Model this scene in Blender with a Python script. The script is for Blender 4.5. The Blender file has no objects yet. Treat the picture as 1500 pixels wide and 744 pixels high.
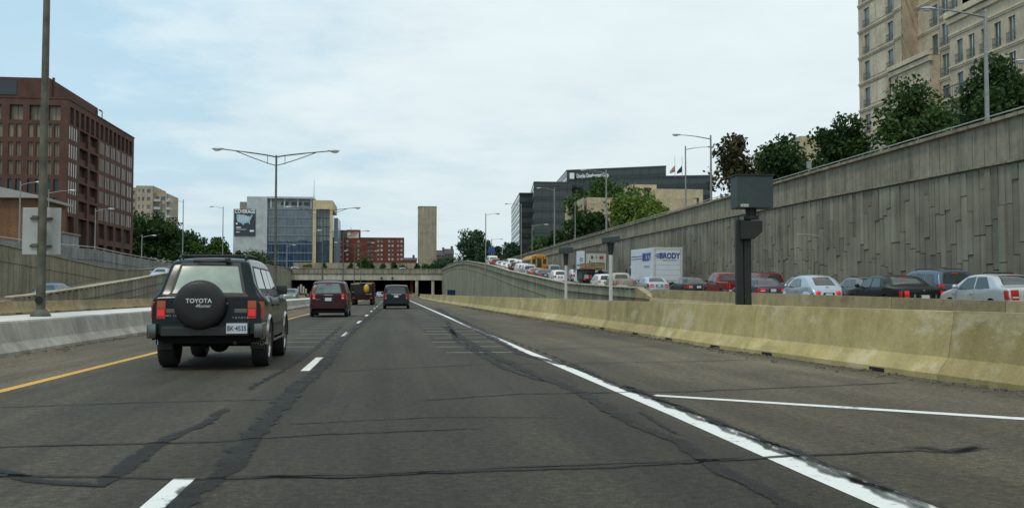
import bpy, bmesh, math, random
import numpy as np
from mathutils import Vector, Matrix
random.seed(7)
SC = bpy.context.scene
COL = SC.collection
# ------------------------------------------------------------------ camera model
F = 1400.0
YAW = math.atan(176 / F); PITCH = math.atan(57 / F); CH = 1.18
cam_d = bpy.data.cameras.new('camera'); cam = bpy.data.objects.new('camera', cam_d); COL.objects.link(cam)
cam_d.sensor_width = 36; cam_d.lens = 36 * F / 1500; cam_d.clip_end = 6000; cam_d.clip_start = 0.1
cam.location = (0, 0, CH); cam.rotation_euler = (math.pi / 2 + PITCH, 0, -YAW)
SC.camera = cam
fw = Vector((math.sin(YAW) * math.cos(PITCH), math.cos(YAW) * math.cos(PITCH), math.sin(PITCH)))
rt = Vector((math.cos(YAW), -math.sin(YAW), 0)); up = rt.cross(fw)

def pt(px, py, X=None, Y=None, z=None, d=None):
    """where the line of sight through a point of the 1500x744 photograph meets a plane of the place"""
    r = fw + rt * ((px - 750) / F) + up * ((372 - py) / F)
    if X is not None: k = X / r.x
    elif Y is not None: k = Y / r.y
    elif d is not None: k = d
    else: k = (z - CH) / r.z
    return Vector((0, 0, CH)) + r * k

def interp(prof, y):
    if y <= prof[0][0]: return prof[0][1]
    for (a, b), (c, e) in zip(prof, prof[1:]):
        if y <= c: return b + (e - b) * (y - a) / (c - a)
    return prof[-1][1]

# ------------------------------------------------------------------ materials
MATS = {}
def newmat(name):
    m = bpy.data.materials.new(name); m.use_nodes = True
    nt = m.node_tree; b = nt.nodes['Principled BSDF']
    return m, nt, b
def lk(nt, a, b): nt.links.new(a, b)
def mth(nt, op, a, b=None, c=None, clamp=False):
    n = nt.nodes.new('ShaderNodeMath'); n.operation = op; n.use_clamp = clamp
    for i, v in enumerate((a, b, c)):
        if v is None: continue
        if isinstance(v, (int, float)): n.inputs[i].default_value = v
        else: lk(nt, v, n.inputs[i])
    return n.outputs[0]
def noise(nt, scale, sc=(1, 1, 1), detail=4, rough=.6, coord=None):
    if coord is None: coord = nt.nodes.new('ShaderNodeNewGeometry').outputs['Position']
    mp = nt.nodes.new('ShaderNodeMapping'); mp.inputs['Scale'].default_value = sc; lk(nt, coord, mp.inputs[0])
    n = nt.nodes.new('ShaderNodeTexNoise'); n.inputs['Scale'].default_value = scale; n.inputs['Detail'].default_value = detail
    n.inputs['Roughness'].default_value = rough; lk(nt, mp.outputs[0], n.inputs['Vector'])
    return n.outputs['Fac']
def ramp(nt, f, stops):
    r = nt.nodes.new('ShaderNodeValToRGB'); cr = r.color_ramp
    while len(cr.elements) < len(stops): cr.elements.new(.5)
    for e, (p, c) in zip(cr.elements, stops):
        e.position = p; e.color = (c[0], c[1], c[2], 1) if not isinstance(c, (int, float)) else (c, c, c, 1)
    lk(nt, f, r.inputs[0]); return r.outputs[0]
def mix(nt, f, a, b, mode='MIX'):
    n = nt.nodes.new('ShaderNodeMix'); n.data_type = 'RGBA'; n.blend_type = mode
    for s, v in ((n.inputs[0], f), (n.inputs[6], a), (n.inputs[7], b)):
        if isinstance(v, (int, float)): s.default_value = v
        elif isinstance(v, tuple): s.default_value = (*v, 1) if len(v) == 3 else v
        else: lk(nt, v, s)
    return n.outputs[2]
def bump(nt, b, h, strength=.3, dist=.02):
    n = nt.nodes.new('ShaderNodeBump'); n.inputs['Strength'].default_value = strength; n.inputs['Distance'].default_value = dist
    lk(nt, h, n.inputs['Height']); lk(nt, n.outputs[0], b.inputs['Normal'])
def simple(name, col, rough=.6, metal=0, emit=None, es=1, coat=0, var=.12, vs=3.0, spec=.5):
    key = (name,)
    if key in MATS: return MATS[key]
    m, nt, b = newmat(name)
    if var:
        f = noise(nt, vs)
        c = ramp(nt, f, [(.3, tuple(x * (1 - var) for x in col)), (.7, tuple(min(1, x * (1 + var)) for x in col))])
        lk(nt, c, b.inputs['Base Color'])
    else: b.inputs['Base Color'].default_value = (*col, 1)
    b.inputs['Roughness'].default_value = rough; b.inputs['Metallic'].default_value = metal
    b.inputs['Coat Weight'].default_value = coat; b.inputs['Specular IOR Level'].default_value = spec
    if emit: b.inputs['Emission Color'].default_value = (*emit, 1); b.inputs['Emission Strength'].default_value = es
    MATS[key] = m; return m
def paint(name, col, metal=.35, rough=.32):
    key = ('paint', name)
    if key in MATS: return MATS[key]
    m, nt, b = newmat(name + '_paint')
    tc = nt.nodes.new('ShaderNodeTexCoord').outputs['Object']
    f = noise(nt, 2.2, coord=tc); g = noise(nt, 30, coord=tc)
    c = ramp(nt, f, [(.3, tuple(x * .9 for x in col)), (.7, tuple(x * 1.06 for x in col))])
    # road dust on the lower body
    sp = nt.nodes.new('ShaderNodeSeparateXYZ'); lk(nt, tc, sp.inputs[0])
    low = mth(nt, 'SUBTRACT', .75, sp.outputs[2], clamp=True)
    dust = mth(nt, 'MULTIPLY', low, mth(nt, 'ADD', f, g), clamp=True)
    c2 = mix(nt, mth(nt, 'MULTIPLY', dust, .10), c, (.12, .11, .095))
    lk(nt, c2, b.inputs['Base Color'])
    b.inputs['Metallic'].default_value = metal if max(col) > .1 else .15; b.inputs['Specular IOR Level'].default_value = .5 if max(col) > .1 else .25
    lk(nt, mth(nt, 'ADD', mth(nt, 'MULTIPLY', g, .14), rough - .07), b.inputs['Roughness'])
    b.inputs['Coat Weight'].default_value = .3 if max(col) > .1 else .08; b.inputs['Coat Roughness'].default_value = .1
    MATS[key] = m; return m
def glassmat(name='car_glass', col=(.018, .024, .024), rough=.06, spec=.7):
    key = ('glass', name)
    if key in MATS: return MATS[key]
    m, nt, b = newmat(name)
    f = noise(nt, 1.3)
    lk(nt, ramp(nt, f, [(.3, tuple(x * .6 for x in col)), (.7, tuple(x * 1.5 for x in col))]), b.inputs['Base Color'])
    b.inputs['Roughness'].default_value = rough; b.inputs['Specular IOR Level'].default_value = spec
    MATS[key] = m; return m
def concrete(name, col, joint=None, axis='Y', stain=.5, light=None, blot=.6, jw=.05, patch=None):
    """weathered cast concrete; joint = spacing of vertical joints in metres"""
    m, nt, b = newmat(name)
    pos = nt.nodes.new('ShaderNodeNewGeometry').outputs['Position']
    sp = nt.nodes.new('ShaderNodeSeparateXYZ'); lk(nt, pos, sp.inputs[0])
    big = noise(nt, .35, detail=6, coord=pos); streak = noise(nt, 1.0, (1.6, 1.6, .12), 5, .65, pos); fine = noise(nt, 22, detail=3, coord=pos)
    med = noise(nt, 2.5, (1, 1, 1), 6, .7, pos)
    dk = tuple(x * (1 - stain * .75) for x in col); lt = light or tuple(min(1, x * (1 + .45 * blot)) for x in col)
    c = ramp(nt, streak, [(.32, dk), (.5, col), (.75, lt)])
    c = mix(nt, .55, c, ramp(nt, big, [(.35, .62), (.65, 1.15)]), 'MULTIPLY')
    c = mix(nt, .6, c, ramp(nt, med, [(.35, .72), (.62, 1.12)]), 'MULTIPLY')
    c = mix(nt, .5, c, ramp(nt, fine, [(.3, .8), (.7, 1.15)]), 'MULTIPLY')
    if patch:
        pn = noise(nt, 1.1, (1, .8, 1.6), 9, .72, pos); pf = ramp(nt, pn, [(.55, 0.0), (.63, .6)]); c = mix(nt, pf, c, patch)
        dn = noise(nt, .8, (1, .5, 1), 8, .7, pos); c = mix(nt, ramp(nt, dn, [(.58, 0.0), (.7, .5)]), c, tuple(x * .45 for x in col))
    h = fine
    if joint:
        a = sp.outputs[{'X': 0, 'Y': 1}[axis]]
        q = mth(nt, 'DIVIDE', a, joint)
        fr = mth(nt, 'FRACT', q)
        ln = mth(nt, 'LESS_THAN', fr, jw)
        wn = nt.nodes.new('ShaderNodeTexWhiteNoise'); wn.noise_dimensions = '1D'; lk(nt, mth(nt, 'FLOOR', q), wn.inputs['W'])
        c = mix(nt, .5, c, ramp(nt, wn.outputs[0], [(0, .7), (1, 1.15)]), 'MULTIPLY')
        c = mix(nt, mth(nt, 'MULTIPLY', ln, .65), c, (.03, .028, .025))
        h = mth(nt, 'SUBTRACT', fine, mth(nt, 'MULTIPLY', ln, 2.0))
    lk(nt, c, b.inputs['Base Color']); b.inputs['Roughness'].default_value = .9; b.inputs['Specular IOR Level'].default_value = .25
    bump(nt, b, h, .35, .015)
    return m

# ------------------------------------------------------------------ object helpers
def tag(o, label=None, cat=None, group=None, kind=None):
    if label: o['label'] = label
    if cat: o['category'] = cat
    if group: o['group'] = group
    if kind: o['kind'] = kind
    return o
def empty(name, loc, rz=0, label=None, cat=None, group=None):
    o = bpy.data.objects.new(name, None); o.empty_display_size = .3; COL.objects.link(o)
    o.location = loc; o.rotation_euler = (0, 0, rz); return tag(o, label, cat, group)
class MB:
    def __init__(s): s.v = []; s.f = []; s.mi = []
    def add(s, vs, fs, mi=0):
        n = len(s.v); s.v += [tuple(v) for v in vs]; s.f += [tuple(i + n for i in f) for f in fs]; s.mi += [mi] * len(fs)
    def quad(s, a, b, c, d, mi=0): s.add([a, b, c, d], [(0, 1, 2, 3)], mi)
    def box(s, c, d, rz=0, rot=None, mi=0, taper=1.0):
        R = rot if rot else Matrix.Rotation(rz, 3, 'Z'); c = Vector(c); vs = []
        for z in (-1, 1):
            k = taper if z > 0 else 1
            for x, y in ((-1, -1), (1, -1), (1, 1), (-1, 1)): vs.append(c + R @ Vector((x * d[0] / 2 * k, y * d[1] / 2 * k, z * d[2] / 2)))
        s.add(vs, [(0, 3, 2, 1), (4, 5, 6, 7), (0, 1, 5, 4), (1, 2, 6, 5), (2, 3, 7, 6), (3, 0, 4, 7)], mi)
    def bb(s, x0, x1, y0, y1, z0, z1, mi=0): s.box(((x0 + x1) / 2, (y0 + y1) / 2, (z0 + z1) / 2), (abs(x1 - x0), abs(y1 - y0), abs(z1 - z0)), mi=mi)
    def tube(s, a, b, r0, r1=None, n=8, caps=True, mi=0):
        a = Vector(a); b = Vector(b); r1 = r0 if r1 is None else r1; d = (b - a).normalized()
        t = d.cross(Vector((0, 0, 1))); t = Vector((1, 0, 0)) if t.length < 1e-4 else t.normalized(); q = d.cross(t)
        vs = [p + (t * math.cos(k * 2 * math.pi / n) + q * math.sin(k * 2 * math.pi / n)) * r for p, r in ((a, r0), (b, r1)) for k in range(n)]
        fs = [(k, (k + 1) % n, n + (k + 1) % n, n + k) for k in range(n)]
        if caps: fs += [tuple(range(n))[::-1], tuple(range(n, 2 * n))]
        s.add(vs, fs, mi)
    def path(s, pts, rad, n=6, mi=0):
        for i in range(len(pts) - 1): s.tube(pts[i], pts[i + 1], rad[i], rad[i + 1], n, True, mi)
    def prism(s, poly, y0, y1, axis='Y', mi=0):
        """poly of (a,z) extruded along an axis"""
        n = len(poly)
        if axis == 'Y': vs = [(a, y, z) for y in (y0, y1) for a, z in poly]
        elif axis == 'X': vs = [(y, a, z) for y in (y0, y1) for a, z in poly]
        else: vs = [(a, z, y) for y in (y0, y1) for a, z in poly]
        s.add(vs, [tuple(range(n)), tuple(range(n, 2 * n))[::-1]] + [(k, (k + 1) % n, n + (k + 1) % n, n + k) for k in range(n)], mi)
    def ellipsoid(s, c, r, nu=12, nv=8, mi=0, rot=None):
        c = Vector(c); vs = []; R = rot or Matrix.Identity(3)
        for j in range(nv + 1):
            th = math.pi * j / nv
            for i in range(nu):
                ph = 2 * math.pi * i / nu
                vs.append(c + R @ Vector((r[0] * math.sin(th) * math.cos(ph), r[1] * math.sin(th) * math.sin(ph), r[2] * math.cos(th))))
        fs = [(j * nu + i, j * nu + (i + 1) % nu, (j + 1) * nu + (i + 1) % nu, (j + 1) * nu + i) for j in range(nv) for i in range(nu)]
        s.add(vs, fs, mi)
    def build(s, name, mat, parent=None, smooth=False, bevel=0, ang=40, weld=True, mats=None):
        me = bpy.data.meshes.new(name); me.from_pydata(s.v, [], s.f)
        for m in (mats or [mat]): me.materials.append(m)
        if mats:
            for p, i in zip(me.polygons, s.mi): p.material_index = i
        bm = bmesh.new(); bm.from_mesh(me)
        if weld: bmesh.ops.remove_doubles(bm, verts=bm.verts, dist=1e-4)
        bmesh.ops.dissolve_degenerate(bm, edges=bm.edges, dist=1e-5)
        bmesh.ops.recalc_face_normals(bm, faces=bm.faces)
        if bevel:
            es = [e for e in bm.edges if len(e.link_faces) == 2 and e.calc_face_angle(0) > .6]
            bmesh.ops.bevel(bm, geom=es, offset=bevel, segments=2, profile=.6, affect='EDGES', clamp_overlap=True)
        if smooth:
            for f in bm.faces: f.smooth = True
            for e in bm.edges:
                if len(e.link_faces) == 2 and e.calc_face_angle(0) > math.radians(ang): e.smooth = False
        bm.to_mesh(me); bm.free()
        o = bpy.data.objects.new(name, me); COL.objects.link(o)
        if parent: o.parent = parent
        return o
def text(name, s, size, mat, parent, M, ext=.004, bold=.0, shear=0, sx=1.0, align='CENTER', space=1.0):
    cu = bpy.data.curves.new(name, 'FONT'); cu.body = s; cu.size = size; cu.extrude = ext; cu.offset = bold; cu.shear = shear
    cu.align_x = align; cu.align_y = 'CENTER'; cu.space_character = space; cu.resolution_u = 3
    tmp = bpy.data.objects.new('tmp', cu); COL.objects.link(tmp)
    dg = bpy.context.evaluated_depsgraph_get(); me = bpy.data.meshes.new_from_object(tmp.evaluated_get(dg))
    bpy.data.objects.remove(tmp); me.name = name; me.materials.clear(); me.materials.append(mat)
    o = bpy.data.objects.new(name, me); COL.objects.link(o); o.parent = parent
    o.matrix_local = M @ Matrix.Diagonal((sx, 1, 1, 1))
    return o
def face_to(loc, facing):
    """text frame: reads when seen from the side the 2D vector 'facing' points to"""
    n = Vector((facing[0], facing[1], 0)).normalized(); x = Vector((0, 0, 1)).cross(n)
    return Matrix(((x.x, 0, n.x, loc[0]), (x.y, 0, n.y, loc[1]), (x.z, 1, n.z, loc[2]), (0, 0, 0, 1)))
# ------------------------------------------------------------------ road profiles
RAMP_R = [(-30, .1), (10, .12), (30, .35), (50, .55), (66, .85), (75, 1.0), (94, 1.45), (115, 2.5), (141, 3.8), (170, 5.4), (192, 6.6), (225, 8.0), (250, 8.6), (330, 8.9)]
COPE_R = [(64, 1.55), (75.5, 1.78), (93.6, 2.2), (115, 3.25), (141, 4.55), (165, 6.0), (192, 7.34), (225, 8.8), (255, 9.6), (283, 9.85), (330, 9.65)]
RAMP_L = [(-30, 0), (55, .05), (70, .3), (80, .78), (92, 1.45), (103, 2.2), (115, 2.75), (134, 3.7), (170, 5.5), (210, 7.3), (260, 8.6), (330, 8.7)]
RR = lambda y: interp(RAMP_R, y)
RL = lambda y: interp(RAMP_L, y)
BR1 = [(-25, 8.3), (6, 7.75), (10, 7.5), (20, 6.85), (35, 6.75), (60, 6.35), (120, 5.9), (200, 6.2), (262, 7.4)]   # near right barrier, x of its base
B2X = 16.5; XW = 17.2; XBIG = 27.5; YB = 330.0
BAR1 = lambda y: interp(BR1, y)
# ------------------------------------------------------------------ ground and roads
def strip(name, mat, ys, xa, xb, zf, kind='structure', nx=1):
    mb = MB()
    for y0, y1 in zip(ys, ys[1:]):
        for k in range(nx):
            P = lambda y, t: (xa(y) + (xb(y) - xa(y)) * t, y, zf(y))
            mb.quad(P(y0, k / nx), P(y0, (k + 1) / nx), P(y1, (k + 1) / nx), P(y1, k / nx))
    o = mb.build(name, mat); tag(o, kind=kind); return o
def frange(a, b, n): return [a + (b - a) * i / n for i in range(n + 1)]

def asphalt():
    m, nt, b = newmat('asphalt')
    pos = nt.nodes.new('ShaderNodeNewGeometry').outputs['Position']
    sp = nt.nodes.new('ShaderNodeSeparateXYZ'); lk(nt, pos, sp.inputs[0]); X = sp.outputs[0]
    wob = mth(nt, 'MULTIPLY', mth(nt, 'SUBTRACT', noise(nt, .25, coord=pos), .5), .5)
    Xw = mth(nt, 'ADD', X, wob)
    fine = noise(nt, 60, detail=2, rough=.8, coord=pos); agg = noise(nt, 150, detail=1, coord=pos)
    med = noise(nt, 1.2, (1, .35, 1), 6, .65, pos); big = noise(nt, .12, (1.5, .4, 1), 5, .6, pos)
    t = mth(nt, 'DIVIDE', mth(nt, 'ADD', Xw, 25), 50)
    def xp(x): return (x + 25) / 50
    lane = (.046, .042, .029); lane2 = (.057, .052, .036); sh = (.106, .088, .060); shl = (.108, .089, .059)
    c = ramp(nt, t, [(0, shl), (xp(-10), shl), (xp(-5.0), shl), (xp(-4.3), lane2), (xp(-1.8), lane2), (xp(-1.2), lane), (xp(.6), (.052, .047, .033)), (xp(2.4), lane), (xp(3.0), (.077, .066, .045)), (xp(4.5), sh), (1, sh)])
    # tyre tracks polished a little darker
    ly = mth(nt, 'PINGPONG', mth(nt, 'ADD', Xw, .35), .95)
    tr = mth(nt, 'LESS_THAN', ly, .3)
    c = mix(nt, .7, c, ramp(nt, med, [(.3, .5), (.5, 1.0), (.7, 1.35)]), 'MULTIPLY')
    c = mix(nt, .8, c, ramp(nt, big, [(.35, .6), (.65, 1.28)]), 'MULTIPLY')
    tk = noise(nt, .5, (2.6, .06, 1), 4, .6, pos); c = mix(nt, .8, c, ramp(nt, tk, [(.35, .68), (.65, 1.25)]), 'MULTIPLY')
    oil = noise(nt, 5, (1, .6, 1), 3, .5, pos); c = mix(nt, ramp(nt, oil, [(.66, 0.0), (.72, .55)]), c, (.02, .019, .015))
    spk = noise(nt, 14, detail=6, rough=.85, coord=pos); c = mix(nt, .8, c, ramp(nt, spk, [(.34, .35), (.5, 1.0), (.64, 1.9)]), 'MULTIPLY')
    c = mix(nt, .75, c, ramp(nt, fine, [(.3, .5), (.5, .95), (.72, 1.6)]), 'MULTIPLY')
    c = mix(nt, .5, c, ramp(nt, agg, [(.35, .6), (.68, 1.6)]), 'MULTIPLY')
    lk(nt, c, b.inputs['Base Color']); b.inputs['Specular IOR Level'].default_value = .3
    lk(nt, ramp(nt, med, [(.3, .78), (.7, .92)]), b.inputs['Roughness'])
    bump(nt, b, mth(nt, 'ADD', fine, agg), .5, .006)
    return m
ASPH = asphalt()
def plain_asphalt(name, col):
    m, nt, b = newmat(name)
    med = noise(nt, .8, detail=6); fine = noise(nt, 50, detail=2)
    c = ramp(nt, med, [(.3, tuple(x * .75 for x in col)), (.7, tuple(x * 1.25 for x in col))])
    c = mix(nt, .6, c, ramp(nt, fine, [(.3, .6), (.7, 1.4)]), 'MULTIPLY')
    lk(nt, c, b.inputs['Base Color']); b.inputs['Roughness'].default_value = .9; bump(nt, b, fine, .4, .006)
    return m
RAMPM = plain_asphalt('ramp_asphalt', (.19, .16, .11))
GRASS = simple('verge_grass', (.07, .095, .035), .95, vs=.6, var=.35)
STREET = plain_asphalt('street_surface', (.14, .13, .12))

ys = frange(-40, 560, 60)
strip('road', ASPH, ys, lambda y: -23.8, lambda y: 17.25, lambda y: 0)
yr = frange(-40, 120, 40) + frange(120, 330, 40)[1:]
strip('ramp_road', RAMPM, yr, lambda y: 17.0 if y > 63 else B2X + .3, lambda y: XBIG + .1, lambda y: RR(y) + .004)
yl = frange(-40, 60, 10) + frange(60, 330, 60)[1:]
strip('ramp_road', RAMPM, yl, lambda y: -31.2 if y < 175 else -31.2 - (y - 175) * .045, lambda y: -23.8 if y < 175 else -23.8 - (y - 175) * .062, lambda y: RL(y) + .004)
g = MB()
g.quad((-3000, -600, -.35), (3000, -600, -.35), (3000, 5000, -.35), (-3000, 5000, -.35))
tag(g.build('ground', GRASS), kind='structure')
g = MB()   # street-level land on both sides of the cutting and beyond the overpass
g.quad((XBIG + .3, -60, 8.15), (900, -60, 8.15), (900, YB, 8.5), (XBIG + .3, YB, 8.5))
g.quad((-900, -60, 5.6), (-38.4, -60, 5.6), (-38.4, 175, 5.8), (-900, 175, 5.8))
g.quad((-900, 175, 5.8), (-38.4, 175, 5.8), (-38.4, YB, 8.5), (-900, YB, 8.5))
g.quad((-1500, YB, 8.5), (1500, YB, 8.5), (1500, 2600, 8.5), (-1500, 2600, 8.5))
g.quad((-38.3, 60, -.02), (-31.4, 60, -.02), (-31.4, 330, -.02), (-38.3, 330, -.02))
tag(g.build('terrain', STREET), kind='structure')

# painted lines: thin sheets laid on the road, worn by noise in the paint
def paintline(name, col, wear=.42):
    m, nt, b = newmat(name)
    n1 = noise(nt, 9, detail=8, rough=.8); n2 = noise(nt, .9, detail=3)
    f = mth(nt, 'ADD', n1, mth(nt, 'MULTIPLY', n2, .25))
    c = ramp(nt, f, [(wear, (.09, .085, .075)), (wear + .07, col), (.9, tuple(min(1, x * 1.06) for x in col))])
    lk(nt, c, b.inputs['Base Color']); b.inputs['Roughness'].default_value = .7
    return m
WHITE = paintline('road_paint_white', (.70, .71, .67), .475)
YELL = paintline('road_paint_yellow', (.62, .34, .045), .475)
FAINT = paintline('faint_paint', (.46, .45, .41), .46)
def ribbon(mb, pts, w, z, jitter=0, rnd=None):
    """pts (x,y[,width]) -> flat ribbon"""
    L = []
    for i, p in enumerate(pts):
        a = Vector(pts[max(0, i - 1)][:2]); b_ = Vector(pts[min(len(pts) - 1, i + 1)][:2]); d = (b_ - a).normalized(); n = Vector((-d.y, d.x))
        ww = (p[2] if len(p) > 2 else w) / 2
        j1 = ww * (1 + jitter * (rnd.random() - .5)) if rnd else ww; j2 = ww * (1 + jitter * (rnd.random() - .5)) if rnd else ww
        c = Vector(p[:2]); L.append((c + n * j1, c - n * j2))
    for (a, b1), (c, d) in zip(L, L[1:]): mb.quad((a.x, a.y, z), (b1.x, b1.y, z), (d.x, d.y, z), (c.x, c.y, z))
mb = MB(); ribbon(mb, [(2.84, 2.0, .33), (2.82, 6, .32), (2.80, 9, .25), (2.74, 13, .18), (2.70, 20, .16), (2.72, 40, .16), (2.75, 80, .16), (2.75, 328, .16)], .2, .004)
p0 = pt(958, 579, z=0); p1 = pt(1500, 613.5, z=0); q = p1 + (p1 - p0).normalized() * 1.2
ribbon(mb, [(p0.x, p0.y, .15), (p1.x, p1.y, .19), (q.x, q.y, .19)], .15, .004)
for k in range(26):
    y0 = 3.3 + k * 11.5; ribbon(mb, [(-1.30, y0), (-1.30, y0 + 3.05)], .135, .004)
tag(mb.build('lane_marking', WHITE), kind='structure')
mb = MB(); ribbon(mb, [(-4.72, -5, .15), (-4.68, 8, .15), (-4.62, 20, .15), (-4.6, 328, .15)], .15, .004)
tag(mb.build('edge_marking', YELL), kind='structure')
mb = MB()
rnd = random.Random(3)
y = 19.0
while y < 70:
    ribbon(mb, [(2.55, y), (1.15 - rnd.random() * .3, y)], .07, .004)
    if y > 21: ribbon(mb, [(-1.45, y + .4), (-2.5 - rnd.random() * .3, y + .4)], .06, .004)
    y += 1.45 + y * .03
tag(mb.build('faint_marking', FAINT), kind='structure')
# tar-sealed cracks
m, nt, b = newmat('crack_tar'); f = noise(nt, 4, detail=6)
lk(nt, ramp(nt, f, [(.3, (.011, .011, .010)), (.65, (.024, .023, .019))]), b.inputs['Base Color']); b.inputs['Roughness'].default_value = .72; b.inputs['Specular IOR Level'].default_value = .3
at = nt.nodes.new('ShaderNodeAttribute'); at.attribute_name = 'core'
ed = noise(nt, 16, detail=7, rough=.75); wr = noise(nt, 1.1, detail=4)
al = mth(nt, 'ADD', mth(nt, 'MULTIPLY', at.outputs['Fac'], 1.25), mth(nt, 'MULTIPLY', mth(nt, 'SUBTRACT', ed, .5), 2.2))
al = mth(nt, 'MULTIPLY', mth(nt, 'SUBTRACT', al, .30), 2.6, clamp=True)
al = mth(nt, 'MULTIPLY', al, ramp(nt, wr, [(.3, .45), (.6, .85)]), clamp=True)
lk(nt, al, b.inputs['Alpha'])
TAR = m
class Soft:
    """crack filler: thin sheets whose edges thin out into the surface"""
    def __init__(s): s.v = []; s.f = []; s.c = []
    def ribbon(s, pts, z):
        base = len(s.v); n = len(pts)
        for i, p in enumerate(pts):
            a = Vector(pts[max(0, i - 1)][:2]); b2 = Vector(pts[min(n - 1, i + 1)][:2]); d = b2 - a; d = d.normalized() if d.length else Vector((1, 0)); nn = Vector((-d.y, d.x)); c = Vector(p[:2]); w = p[2] * .72 + .012
            for k, q in ((-1, 0), (-.45, .8), (.45, .8), (1, 0)):
                e_ = min(1, i / 2, (n - 1 - i) / 2); s.v.append((c.x + nn.x * k * w, c.y + nn.y * k * w, z)); s.c.append(q * e_)
        for i in range(n - 1):
            for k in range(3): a = base + i * 4 + k; s.f.append((a, a + 1, a + 5, a + 4))
    def build(s, name):
        me = bpy.data.meshes.new(name); me.from_pydata(s.v, [], s.f); at = me.attributes.new('core', 'FLOAT', 'POINT'); at.data.foreach_set('value', s.c); me.materials.append(TAR)
        o = bpy.data.objects.new(name, me); COL.objects.link(o); return o
def wiggle(ps, amp, rnd, step=.14):
    out = []
    for i in range(len(ps) - 1):
        a = Vector(ps[i][:2]); b_ = Vector(ps[i + 1][:2]); n = max(2, int((b_ - a).length / step)); d = (b_ - a).normalized(); nn = Vector((-d.y, d.x))
        for k in range(n):
            t = k / n; c = a.lerp(b_, t) + nn * (rnd.random() - .5) * amp
            w = ps[i][2] + (ps[i + 1][2] - ps[i][2]) * t
            out.append((c.x, c.y, 1.0 * w * (.6 + .7 * rnd.random())))
    out.append((ps[-1][0], ps[-1][1], ps[-1][2])); return out
mb = Soft(); rnd = random.Random(11)
def seal(pix, w=.06, amp=.05):
    ps = []
    for (px, py, *ww) in pix:
        p = pt(px, py, z=0); ps.append((p.x, p.y, ww[0] if ww else w))
    mb.ribbon(wiggle(ps, amp, rnd), .0085)
seal([(190, 800, .12), (255, 744, .13), (330, 690, .16), (395, 612, .16), (432, 570, .2), (470, 540, .15), (500, 500, .2), (520, 482, .22), (545, 462, .25), (556, 452, .3)])
seal([(-160, 668, .08), (0, 690, .08), (60, 706, .12), (150, 712, .12), (230, 650, .11), (300, 620, .09), (335, 597, .07)])
seal([(360, 572, .05), (420, 540, .07), (460, 512, .1), (500, 478, .12)])
seal([(650, 478, .22), (700, 510, .2), (775, 545, .17), (850, 575, .13), (930, 622, .12), (1000, 650, .12), (1060, 690, .11), (1165, 744, .12), (1260, 800, .12)])
seal([(640, 452, .35), (700, 483, .25), (765, 519, .16), (850, 540, .12), (905, 566, .09), (945, 580, .1)])
seal([(655, 470, .12), (670, 500, .12), (740, 540, .1), (800, 560, .05)])
for pix, w in (
    ([(-200, 694), (0, 697), (300, 702), (620, 693), (900, 684), (1170, 668), (1345, 660), (1400, 664), (1448, 653)], .06),
    ([(330, 697), (500, 700), (760, 684), (1100, 672)], .05),
    ([(-200, 660), (0, 655), (300, 648), (480, 636), (720, 627)], .045),
    ([(410, 622), (640, 611), (840, 612)], .03),
    ([(600, 588), (760, 577), (1000, 574), (1200, 566), (1330, 560)], .05),
    ([(480, 545), (700, 534), (1000, 530), (1110, 527)], .045),
    ([(640, 516), (800, 512), (980, 507)], .05), ([(600, 500), (780, 494), (960, 492)], .06),
    ([(560, 486), (720, 481), (900, 479)], .07), ([(600, 470), (760, 468)], .09), ([(640, 461), (730, 460)], .1),
    ([(-150, 604), (0, 597), (200, 590), (420, 585)], .03), ([(1310, 655), (1360, 656), (1385, 663), (1448, 653)], .13),
    ([(1190, 622), (1212, 623)], .16), ([(935, 600), (955, 614), (1000, 640)], .04)):
    seal(pix, w * .8, .03)
mb2 = mb
# braided seal on the right edge line
for off, ph in ((.05, 0), (.10, 2.2), (.15, 4)):
    ps = []
    for i in range(150):
        y = 3.0 + i * .06; ps.append((2.80 + off + .022 * math.sin(y * 7 + ph) + rnd.random() * .03, y, .035 + .035 * rnd.random()))
    mb2.ribbon(ps, .0125)
for y0 in np.arange(12, 60, 1.0):
    mb2.ribbon(wiggle([(2.86 + rnd.random() * .1, y0, .05), (2.9 + rnd.random() * .12, y0 + .9, .03)], .04, rnd), .0125)
tag(mb2.build('crack_seal'), kind='structure')

# ------------------------------------------------------------------ concrete barriers
TAN = concrete('olive_stained_concrete', (.47, .375, .165), joint=6.1, axis='Y', stain=.14, light=(.55, .45, .24), jw=.002, patch=(.62, .54, .36))
TAN2 = concrete('tan_barrier_concrete', (.37, .295, .155), joint=6.1, stain=.14, jw=.006, patch=(.42, .38, .26))
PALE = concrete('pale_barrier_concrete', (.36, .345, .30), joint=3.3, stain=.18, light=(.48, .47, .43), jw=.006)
CAP_LIT = concrete('lit_cap_concrete', (.62, .61, .57), stain=.25)  # median top: light falling on it put into a paler concrete
def jersey(name, mat, path, side, h, zf, thick=.16, foot=.26, slots=False):
    """safety-shape barrier; path (x of the near foot, y); side=+1: body lies to +x of the foot"""
    prof = [(0, -.3), (0, .08), (.16, .30), (foot, h), (foot + thick, h), (foot + thick + .12, .25), (foot + thick + .16, -.3)]
    mb = MB(); n = len(prof); rows = []
    for x, y in path: rows.append([(x + side * a, y, zf(y) + b_) for a, b_ in prof])
    for r0, r1 in zip(rows, rows[1:]):
        for k in range(n - 1): mb.quad(r0[k], r0[k + 1], r1[k + 1], r1[k])
    mb.add(rows[0], [tuple(range(n))]); mb.add(rows[-1], [tuple(range(n))])
    return mb.build(name, mat, smooth=True, ang=25)
bpath = [(BAR1(y), y) for y in frange(-25, 60, 40) + frange(60, 262, 40)[1:]]
o = jersey('concrete_barrier', TAN, bpath, 1, .93, lambda y: 0)
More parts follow.
